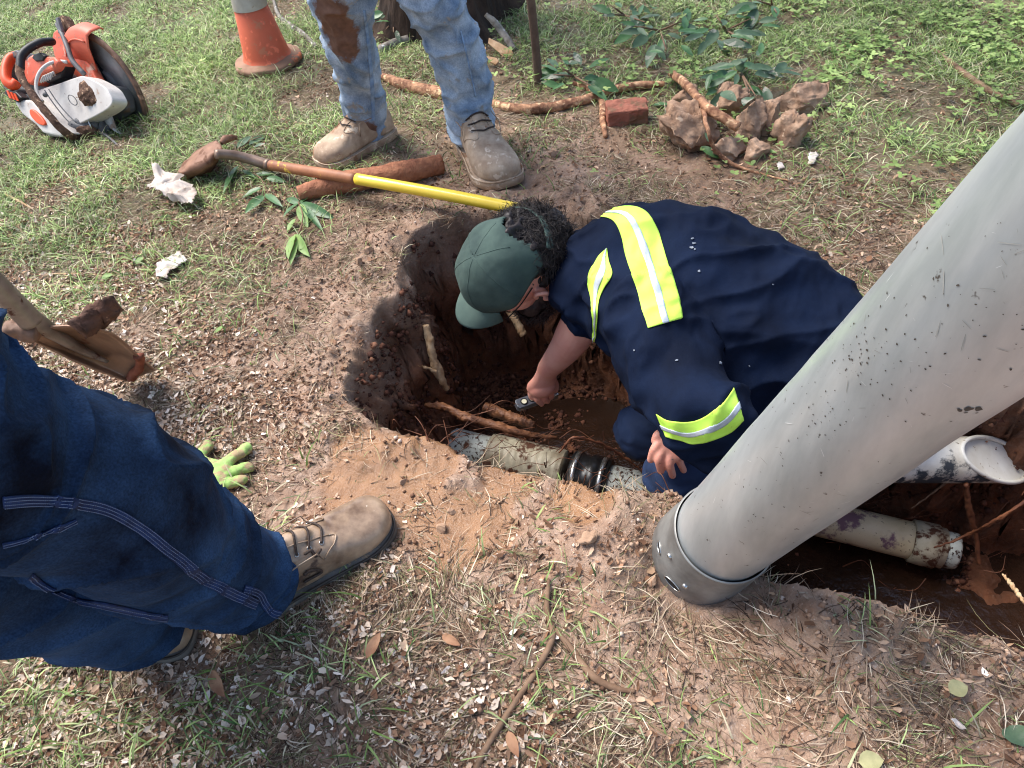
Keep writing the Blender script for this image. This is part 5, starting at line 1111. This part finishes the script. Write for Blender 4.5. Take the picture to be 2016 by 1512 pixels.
# ---------------------------------------------------------------- standing man (legs seen)
zg = lambda p: np.array([p[0], p[1], gh(p[0], p[1])+.002])
st_ = None
st = thing('person', zg(VY(830, 280, 1.92)), 'man standing behind the hole in faded muddy jeans and clay caked boots', 'person')
t1, h1 = Gp(632, 334, .0), Gp(776, 262, .0); t2, h2 = Gp(996, 374, .0), Gp(920, 276, .0)
boot('boot', zg(h1), zg(t1), st, 1, m_bootm, vox=.004, ws=1.15, detail=False); boot('boot', zg(h2), zg(t2), st, -1, m_bootm, vox=.004, ws=1.15, detail=False)
def jeanleg(P, rad, n=96, sm=150, fold=.085, seed=0, stack=.0, lowfirst=True, dr=(1, 0, 0)):
    P = resample(np.array(P), sm); rr = np.interp(np.linspace(0, 1, sm), np.linspace(0, 1, len(rad)), rad)
    LL = np.linalg.norm(np.diff(P, axis=0), axis=1).sum()
    def disp(s, a):
        c = np.stack([np.cos(a)*.9, np.sin(a)*.9, np.full_like(a, s*4.5)], 1)
        w1 = fbm(np.stack([np.cos(a)*.9+s*3, np.sin(a)*.9-s*2, np.full_like(a, s*9)], 1), 1.0, seed, 3)
        w2 = 1.6*(1-np.abs(fbm(np.stack([np.cos(a)*.8+s*6, np.sin(a)*.8-s*3, np.full_like(a, s*13)], 1), 1.0, seed+9, 2)))**5-.4
        st_ = math.exp(-(s/.10)**2) if lowfirst else math.exp(-((LL-s)/.10)**2)
        return 1+fold*w1+fold*.9*w2+stack*st_*np.sin(s*95+np.cos(a+1)*1.8)*.5
    return tube(P, rr, n, cap=False, disp=disp, ref=dr)
pel = np.array([.5*(VY(676, 0, 1.9)[0]+VY(851, 0, 1.9)[0])-.02, 1.93, .92])
legs = []
YA = zg(h1)[1]; a0 = VY(724, 272, 2.00)
g1 = [VY(728, 252, 2.19), VY(720, 225, 2.17), VY(706, 170, 2.14), VY(692, 90, 2.08), VY(674, 0, 2.03), VY(660, -100, 2.0), pel+[-.09, .04, -.06]]
g2 = [VY(936, 276, 2.02), VY(929, 242, 2.03), VY(918, 185, 2.02), VY(893, 90, 2.00), VY(853, 0, 1.99), VY(815, -100, 1.98), pel+[.09, .04, -.06]]
m_js = []
V1, F1 = jeanleg(g1, [.063, .062, .064, .069, .079, .087, .10], seed=3, stack=.10, fold=.13); V2, F2 = jeanleg(g2, [.058, .069, .070, .070, .078, .087, .10], seed=14, stack=.10, fold=.13)
V3, F3 = tube(np.array([pel+[0, 0, -.10], pel, pel+[0, 0, .12]]), np.array([[.17, .12], [.18, .125], [.165, .12]]), 48, ref=(1, 0, 0), sm=12)
j_ = obj('jeans', *join((V1, F1), (V2, F2), (V3, F3)), m_fjean, st); s = j_.modifiers.new('th', 'SOLIDIFY'); s.thickness = .003; s.offset = -1
ts = tube(np.array([pel+[0, 0, .08], pel+[0, .01, .3], pel+[0, .01, .5], pel+[0, .01, .58]]), np.array([[.175, .13], [.19, .13], [.21, .13], [.12, .09]]), 40, ref=(1, 0, 0), sm=24); obj('shirt', *ts, m_navy, st)
jb = BVHTree.FromPolygons([tuple(v) for v in np.vstack([V1, V2])], F1+[[i+len(V1) for i in f] for f in F2])
m_kmud = mat('caked_mud', S(112,86,74), S(70,50,42), sc=14, rough=.8, bump=.8, bsc=70, bdist=.004, spots=S(160,130,110), spotsc=40, spotamt=.6)
for (a_, b_, rad_) in ((668, 66, (.055, .08, .12)), (650, 20, (.05, .08, .05)), (726, 258, (.03, .05, .035))):
    l_, n_ = cast(jb, a_, b_)
    if l_ is not None: addpatch(m_fjean, tuple(l_-wloc(st)), rad_, S(112,84,70))
m_seam = mat('faded_seam', S(150,174,200), S(110,136,168), sc=60, rough=.9, bump=.5, bsc=120)
strip(jb, [(714,20),(722,90),(728,160),(732,238)], [(719,20),(728,90),(735,160),(739,238)], 60, 3, .0015, 'seam', m_seam, j_)
strip(jb, [(905,60),(920,120),(935,190)], [(908,60),(923,120),(938,190)], 40, 3, .0015, 'seam', m_seam, j_)
for g, r_ in ((g1, .0605), (g2, .0555)):
    P = resample(np.array(g), 150)
V_ = V1[:96*4]
# ---------------------------------------------------------------- near man at left (legs seen)
nm_ = thing('person', zg(G(430, 1240)), 'man at the left in dark blue work jeans and smooth brown leather boots', 'person')
hA, tA_ = Gp(466, 1226), Gp(772, 1022); oA, bA, TA = boot('boot', zg(hA), zg(tA_), nm_, -1, m_boot, vox=.003)
# bow loop of the lace
def onA(a, b):
    l_, n_ = cast(bA, a, b); return None if l_ is None else l_+(n_ if n_@(cO-l_) > 0 else -n_)*.004
for pts in ([(598,1128),(612,1120),(632,1122),(643,1134),(640,1148),(626,1157),(610,1154),(598,1142)], [(598,1140),(610,1162),(622,1178),(640,1184),(648,1182)], [(600,1090),(612,1084),(620,1094),(630,1082)]):
    P = [onA(*p) for p in pts]; P = [p for p in P if p is not None]
    if len(P) > 2: obj('lace', *tube(resample(P, 30), .0025, 8, round_caps=True), m_lace, oA)
hB, tB_ = Gp(110, 1262), Gp(390, 1252); boot('boot', zg(hB), zg(tB_), nm_, 1, m_boot, vox=.0035)
gA = [D(508,1156,1.165), D(470,1135,1.12), D(410,1108,1.04), D(316,1062,.92), D(258,1016,.83), D(140,950,.74), D(-20,918,.67), D(-200,880,.60), D(-380,740,.56)]
V1, F1 = jeanleg(gA, [.070, .080, .087, .092, .098, .100, .100, .115, .125], n=170, sm=260, fold=.085, seed=21, stack=.10, dr=cU)
gB = [D(284,1236,1.14), D(236,1216,1.08), D(138,1172,.97), D(0,1120,.86), D(-180,1060,.76), D(-360,900,.68)]
V2, F2 = jeanleg(gB, [.060, .070, .086, .094, .112, .125], n=140, sm=200, fold=.09, seed=33, stack=.09, dr=cU)
V3, F3 = tube(np.array([D(-360,800,.62), D(-520,640,.60), D(-600,560,.6)]), [.14, .17, .17], 40, sm=12)
j2 = obj('jeans', *join((V1, F1), (V2, F2), (V3, F3)), m_djean, nm_); s = j2.modifiers.new('th', 'SOLIDIFY'); s.thickness = .003; s.offset = -1
jb2 = BVHTree.FromPolygons([tuple(v) for v in np.vstack([V1, V2])], F1+[[i+len(V1) for i in f] for f in F2])
m_sm = mat('denim_seam', S(18,32,64), S(36,58,102), sc=60, grain=.3, rough=.85, bump=.5, bsc=120)
def seamline(C, w, rows, nu=110):
    C = resample(np.array([[*c, 0] for c in C]), nu)[:, :2]; T_ = np.gradient(C, axis=0); T_ /= np.linalg.norm(T_, axis=1)[:, None]; Nn = np.stack([-T_[:, 1], T_[:, 0]], 1)
    A = [tuple(c) for c in C-Nn*w/2]; B = [tuple(c) for c in C+Nn*w/2]; o = strip(jb2, A, B, nu, 5, .0016, 'seam', m_sm, j2, .0022)
    V = []; F = []; nb = 0
    for r_ in rows:
        P = C+Nn*w*r_; acc = 0
        Q = resample(np.hstack([P, np.zeros((len(P), 1))]), nu*4)[:, :2]
        i = 0
        while i+3 < len(Q):
            l1, n1 = cast(jb2, *Q[i]); l2, n2 = cast(jb2, *Q[i+2])
            if l1 is not None and l2 is not None and np.linalg.norm(l1-l2) < .02:
                n1 = n1 if n1@(cO-l1) > 0 else -n1; v, f = tube(np.array([l1+n1*.0032, (l1+l2)/2+n1*.0038, l2+n1*.0032]), .00042, 4); V.append(v); F += [[k+nb for k in g] for g in f]; nb += len(v)
            i += 3
    if V: tag(obj('stitching', np.vstack(V), F, m_thread, o), kind='stuff')
seamline([(4,988),(60,984),(120,988),(190,998),(240,1018),(290,1050),(340,1092),(390,1132),(440,1160),(475,1176),(505,1190)], 22, (-.42, -.15, .15, .42))
seamline([(4,1072),(50,1062),(100,1045),(150,1024)], 8, (-.3, .3), 50)
seamline([(480,1158),(508,1168),(520,1188),(535,1205),(552,1210)], 16, (-.35, 0, .35), 40)
seamline([(62,1132),(100,1160),(150,1182),(200,1190),(240,1198),(300,1212),(330,1216)], 12, (-.3, .3), 80)
# ================================================================ CUT OFF SAW
m_so = mat('saw_orange', S(222,112,84), S(206,92,66), sc=8, rough=.5, bump=.15, mud=S(206,168,148), mudamt=.15, mudsc=10, spots=S(150,110,90), spotsc=60, spotamt=.4)
m_so2 = mat('saw_bright_orange', S(232,88,40), S(218,78,36), sc=8, rough=.45, bump=.1)
m_sw = mat('saw_white', S(214,208,200), S(188,180,172), sc=12, rough=.5, bump=.2, mud=S(168,140,120), mudamt=.02, mudsc=12, spots=S(120,90,74), spotsc=70, spotamt=.55)
m_sb = mat('saw_black', S(34,34,36), S(22,22,24), sc=30, rough=.5, bump=.2, spots=S(140,130,120), spotsc=70, spotamt=.6)
m_sg = mat('saw_grey', S(112,112,112), S(78,76,76), sc=16, rough=.5, bump=.2, mud=S(120,96,80), mudamt=.1, mudsc=20)
m_smud = mat('saw_mud', S(104,76,58), S(70,48,36), sc=40, rough=.9, bump=1, bsc=70, bdist=.006, spots=S(168,136,108), spotsc=70, spotamt=.3)
m_disc = mat('cutting_disc', S(160,162,160), S(112,114,114), sc=8, rough=.45, bump=.15, metal=.5, spots=S(190,180,170), spotsc=60, spotamt=.6, mud=S(96,74,62), mudamt=.0, mudsc=9)
sbase = Gp(165, 262, 0); DS = 2.56; t = thing('cutoff_saw', sbase, 'muddy orange and white petrol cut-off saw with round blade on the grass', 'saw')
Nw = C2W((-.545, -.629, .555)); Ns = C2W((-.50, -.22, .84)); PC = D(218, 165, DS)
def slab(name, poly, d, th, m, parent=None, N=None, off=0, bw=.006, sm=False, k=0):
    N = Ns if N is None else N; cx = sum(p[0] for p in poly)/len(poly); cy = sum(p[1] for p in poly)/len(poly)
    P0 = D(cx, cy, d); P = PLN(poly, P0, N)
    if k: P = smoothpoly(P, k)
    o = obj(name, *prism(P-N*(th/2-off), N, th), m, parent if parent is not None else t, smooth=False)
    return bevel(o, bw, 3)
# blade
e1 = unit(C2W((-.42, .91, 0))-Nw*(C2W((-.42, .91, 0))@Nw)); e2 = np.cross(Nw, e1)
def dring(r, z, n=90, j=0): return [PC+e1*math.cos(a)*(r+(j*random.uniform(-1, 0)))+e2*math.sin(a)*(r)+Nw*z for a in np.linspace(0, 2*math.pi, n, endpoint=False)]
n = 90; prof = [(.02, .002), (.07, .002), (.072, .0025), (.115, .0025), (.117, .002), (.150, .002), (.152, .003), (.178, .003), (.178, -.003), (.02, -.002)]
V = []; 
for r_, z in prof: V += dring(r_, z)
bd_ = obj('blade', np.array(V), [[i*n+j, i*n+(j+1) % n, (i+1)*n+(j+1) % n, (i+1)*n+j] for i in range(len(prof)-1) for j in range(n)], m_disc, t)
V = dring(.179, .0036)+dring(.153, .0036)+dring(.153, -.0036)+dring(.179, -.0036); obj('rim_segment', np.array(V), [[i*n+j, i*n+(j+1) % n, ((i+1) % 4)*n+(j+1) % n, ((i+1) % 4)*n+j] for i in range(4) for j in range(n)], mat('worn_rim', S(150,116,96), S(96,74,60), sc=26, rough=.8, bump=.7, mud=S(206,166,140), mudamt=.1, mudsc=20), bd_)
V = []; 
for r_, z in ((.0, .012), (.045, .012), (.05, .002)): V += dring(r_, z)
obj('flange', np.array(V), [[i*n+j, i*n+(j+1) % n, (i+1)*n+(j+1) % n, (i+1)*n+j] for i in range(2) for j in range(n)], m_sg, bd_)
# guard: side plate and curved shell with its inner shade added as a black slab
a0, a1 = R(-62), R(118); ng = 50; V = []; F = []
sec = [(.060, .030), (.150, .034), (.188, .026), (.196, .010), (.197, -.022), (.188, -.034)]
for i in range(ng+1):
    a = a0+(a1-a0)*i/ng; d = e1*math.cos(a)+e2*math.sin(a)
    for r_, z in sec: V.append(PC+d*(r_*1.0)+Nw*z)
k = len(sec)
for i in range(ng):
    for j in range(k-1): F.append([i*k+j, (i+1)*k+j, (i+1)*k+j+1, i*k+j+1])
g = obj('guard', np.array(V), F, m_so, t); s = g.modifiers.new('th', 'SOLIDIFY'); s.thickness = .004
V, F = tube(np.array([PC+(e1*math.cos(a)+e2*math.sin(a))*.165+Nw*.036 for a in np.linspace(a0+.1, a1-.1, 30)]), .003, 8); obj('guard_rib', V, F, m_so, g)
# guard cheek seen in front: large salmon panels
slab('guard_panel', [(104,62),(120,52),(136,58),(150,80),(170,118),(186,150),(196,166),(168,158),(140,166),(122,140),(106,110),(100,84)], 2.52, .035, m_so, g, bw=.008)
slab('guard_edge', [(136,56),(162,64),(190,80),(182,92),(176,106),(180,126),(196,156),(206,170),(196,168),(184,146),(160,104)], 2.53, .03, m_so, g, bw=.006)
V = []; 
P = PLN([(190,80),(194,88),(190,98),(188,112),(192,130),(200,150),(208,164),(202,160),(186,134),(177,112),(176,98),(182,86)], D(186, 120, 2.515), Ns); bevel(obj('guard_mouth_shade', *prism(P, Ns, .03), m_sb, g, smooth=False), .002)  # black slab standing in for the shade inside the guard opening
slab('guard_lower', [(190,232),(208,214),(212,228),(220,250),(233,264),(214,252)], 2.50, .02, m_sw, g)
# support arm, lever
obj('guide_tube', *tube(resample([D(113, 48, 2.49), D(124, 70, 2.475), D(134, 96, 2.465), D(143, 120, 2.46), D(166, 146, 2.46)], 24), .0085, 12), m_sg, g)
slab('adjust_lever', [(108,36),(121,29),(128,38),(137,54),(128,64),(118,58)], 2.49, .03, m_smud, g, bw=.004)
slab('lever_tip', [(108,36),(112,33),(121,62),(114,66)], 2.47, .012, m_sg, g, bw=.003)
# engine body
slab('engine_block', [(52,112),(112,114),(128,140),(150,156),(205,166),(212,212),(150,262),(92,262),(50,225),(28,190),(22,158),(40,126)], 2.585, .11, m_sg, bw=.012)
hs = slab('top_cover', [(42,120),(60,108),(106,112),(114,122),(108,138),(76,150),(62,168),(48,164),(40,142)], 2.50, .06, m_so, bw=.01)
slab('fuel_cap', [(66,106),(78,103),(88,110),(84,120),(70,121),(62,114)], 2.475, .02, m_sb, hs, bw=.004)
slab('filter_cover', [(110,116),(128,130),(120,152),(92,164),(84,150),(92,132)], 2.50, .04, m_sb, bw=.005)
for i in range(5): obj('cooling_fin', *tube(resample([D(80+i*4.5, 163-i*1.5, 2.468), D(86+i*4.5, 150-i*2, 2.462), D(91+i*4.5, 158-i*2, 2.468)], 10), .0035, 8), m_sw, t)
slab('side_housing', [(48,196),(62,198),(104,238),(132,262),(118,270),(84,262),(70,246),(44,226),(30,206),(28,196)], 2.50, .07, m_sw, bw=.012)
slab('orange_badge', [(58,216),(66,217),(80,230),(88,243),(84,247),(72,242),(60,228)], 2.488, .012, m_so2, bw=.003, k=24)
slab('lower_housing', [(82,250),(108,250),(130,262),(122,270),(92,268)], 2.49, .05, m_sw, bw=.010)
slab('badge', [(10,176),(30,180),(42,192),(34,202),(18,194),(8,184)], 2.53, .03, m_sb, bw=.004)
for i in range(3): slab('stripe', [(12+i*7,178+i*3),(15+i*7,178+i*3),(22+i*7,194+i*2.5),(18+i*7,193+i*2.5)], 2.512, .004, m_so2, bw=.0005)
# rear handle
obj('rear_handle', *tube(resample([D(34, 110, 2.56), D(20, 116, 2.55), D(12, 136, 2.54), D(13, 158, 2.53), D(26, 168, 2.53), D(34, 160, 2.53)], 30), .0175, 16, disp=knob(3, .08)), m_so2, t)
slab('rear_shroud', [(2,120),(16,104),(30,98),(42,104),(50,116),(34,112),(20,118),(8,142),(10,170),(30,174),(34,184),(6,172),(1,150)], 2.565, .05, m_sg, bw=.006)
# front handle bar
hb = obj('handlebar', *tube(resample([D(38, 128, 2.44), D(42, 152, 2.42), D(58, 178, 2.41), D(84, 212, 2.40), D(112, 246, 2.41), D(136, 266, 2.44), D(156, 274, 2.5), D(172, 262, 2.52)], 50), .0125, 14, disp=knob(5, .22, 22)), m_smud, t)
obj('handle_grip', *tube(resample([D(102, 82, 2.50), D(80, 84, 2.47), D(56, 96, 2.45), D(42, 112, 2.44), D(40, 134, 2.435)], 30), .0135, 14, round_caps=True), m_sb, hb)
# white hose
obj('water_hose', *tube(resample([D(132, 122, 2.455), D(112, 121, 2.45), D(92, 128, 2.44), D(77, 144, 2.435), D(71, 166, 2.435), D(74, 186, 2.43), D(84, 200, 2.42)], 40), .0058, 10), m_sw, t)
# belt cover with grooves, badge, mud
bc = slab('belt_cover', [(72,182),(78,176),(110,166),(150,152),(164,150),(184,158),(206,172),(216,186),(221,200),(214,212),(196,224),(160,242),(130,254),(122,250),(104,228),(82,202)], 2.46, .055, m_sw, bw=.014, k=60)
for pts in ([(96,176),(112,200),(132,224),(150,241)], [(88,178),(104,202),(126,230),(142,246)]):
    obj('groove', *tube(resample([D(a, b, 2.4515+.0*b) for a, b in pts], 20), .0022, 6), m_sg, bc)
obj('embossed_badge', *tube(np.array([D(143+11*math.cos(a)*.8, 197+8*math.sin(a)+6*math.cos(a), 2.4475) for a in np.linspace(0, 6.283, 30)]), .0016, 6, cap=False), m_sg, bc)
obj('bolt', *ellip(D(89, 187, 2.45), np.eye(3), (.008, .008, .008), 14, 10), m_sg, bc)
V, F = ellip(D(184, 186, 2.425), [C2W((.8, -.6, 0)), C2W((.6, .8, 0)), C2W((0, 0, 1))], (.056, .044, .020), 60, 40); q = V-V.mean(0); V = V+q*(.28*fbm(V, 45, 4, 4))[:, None]; obj('mud_clump', V, F, m_smud, bc)
# exhaust, chain area, foot
for a, b, d_, r_ in ((158, 246, 2.50, .020), (172, 240, 2.50, .022)): obj('exhaust', *tube(resample([D(a-12, b+2, d_), D(a+12, b+8, d_)], 8), r_, 20, round_caps=True), m_sg, t)
obj('clamp_ring', *tube(np.array([D(180, 246, 2.49)+C2W((.9, -.3, .2))*0+C2W((-.3, .9, 0))*math.cos(a)*.024+C2W((.2, .1, .95))*math.sin(a)*.024 for a in np.linspace(0, 6.283, 24)]), .003, 6, cap=False), m_bright, t)
obj('stand_foot', *tube(resample([D(196, 258, 2.5), D(214, 270, 2.47), D(232, 286, 2.45), D(246, 304, 2.44)], 16), .005, 8), m_sg, t)
V, F = ellip(D(166, 262, 2.49), np.eye(3), (.05, .02, .022), 40, 26); V = V+(V-V.mean(0))*(.35*fbm(V, 40, 6, 4))[:, None]; obj('mud_clump', V, F, m_smud, t)
V, F = ellip(D(206, 258, 2.52), np.eye(3), (.03, .03, .03), 30, 20); V = V+(V-V.mean(0))*(.4*fbm(V, 30, 7, 4))[:, None]; obj('chain_guard', V, F, m_sg, t)
# ================================================================ LIGHT
w = bpy.data.worlds.new('World'); scn.world = w; w.use_nodes = True
nt = w.node_tree; sk = nt.nodes.new('ShaderNodeTexSky'); sk.sky_type = 'NISHITA'; sk.sun_disc = False
sd_ = Vector((-.42, .34, .84)).normalized()
sk.sun_elevation = math.asin(sd_.z); sk.sun_rotation = math.atan2(sd_.x, sd_.y)
sk.air_density = 1.0; sk.dust_density = 2.5; sk.ozone_density = 1.0
nt.links.new(sk.outputs[0], nt.nodes['Background'].inputs[0]); nt.nodes['Background'].inputs[1].default_value = .125
l = bpy.data.lights.new('sun', 'SUN'); l.energy = 2.5; l.angle = R(34); l.color = (1, .975, .945)
so = bpy.data.objects.new('sun', l); COL.objects.link(so); so.rotation_euler = (-sd_).to_track_quat('-Z', 'Y').to_euler(); so.location = (-3, 3, 5)
scn.view_settings.view_transform = 'Standard'; scn.view_settings.look = 'None'; scn.view_settings.exposure = 1.12; scn.view_settings.gamma = 1
scn.cycles.max_bounces = 6; scn.cycles.diffuse_bounces = 3

scn.cycles.pixel_filter_type = 'BLACKMAN_HARRIS'; scn.cycles.filter_width = 1.1
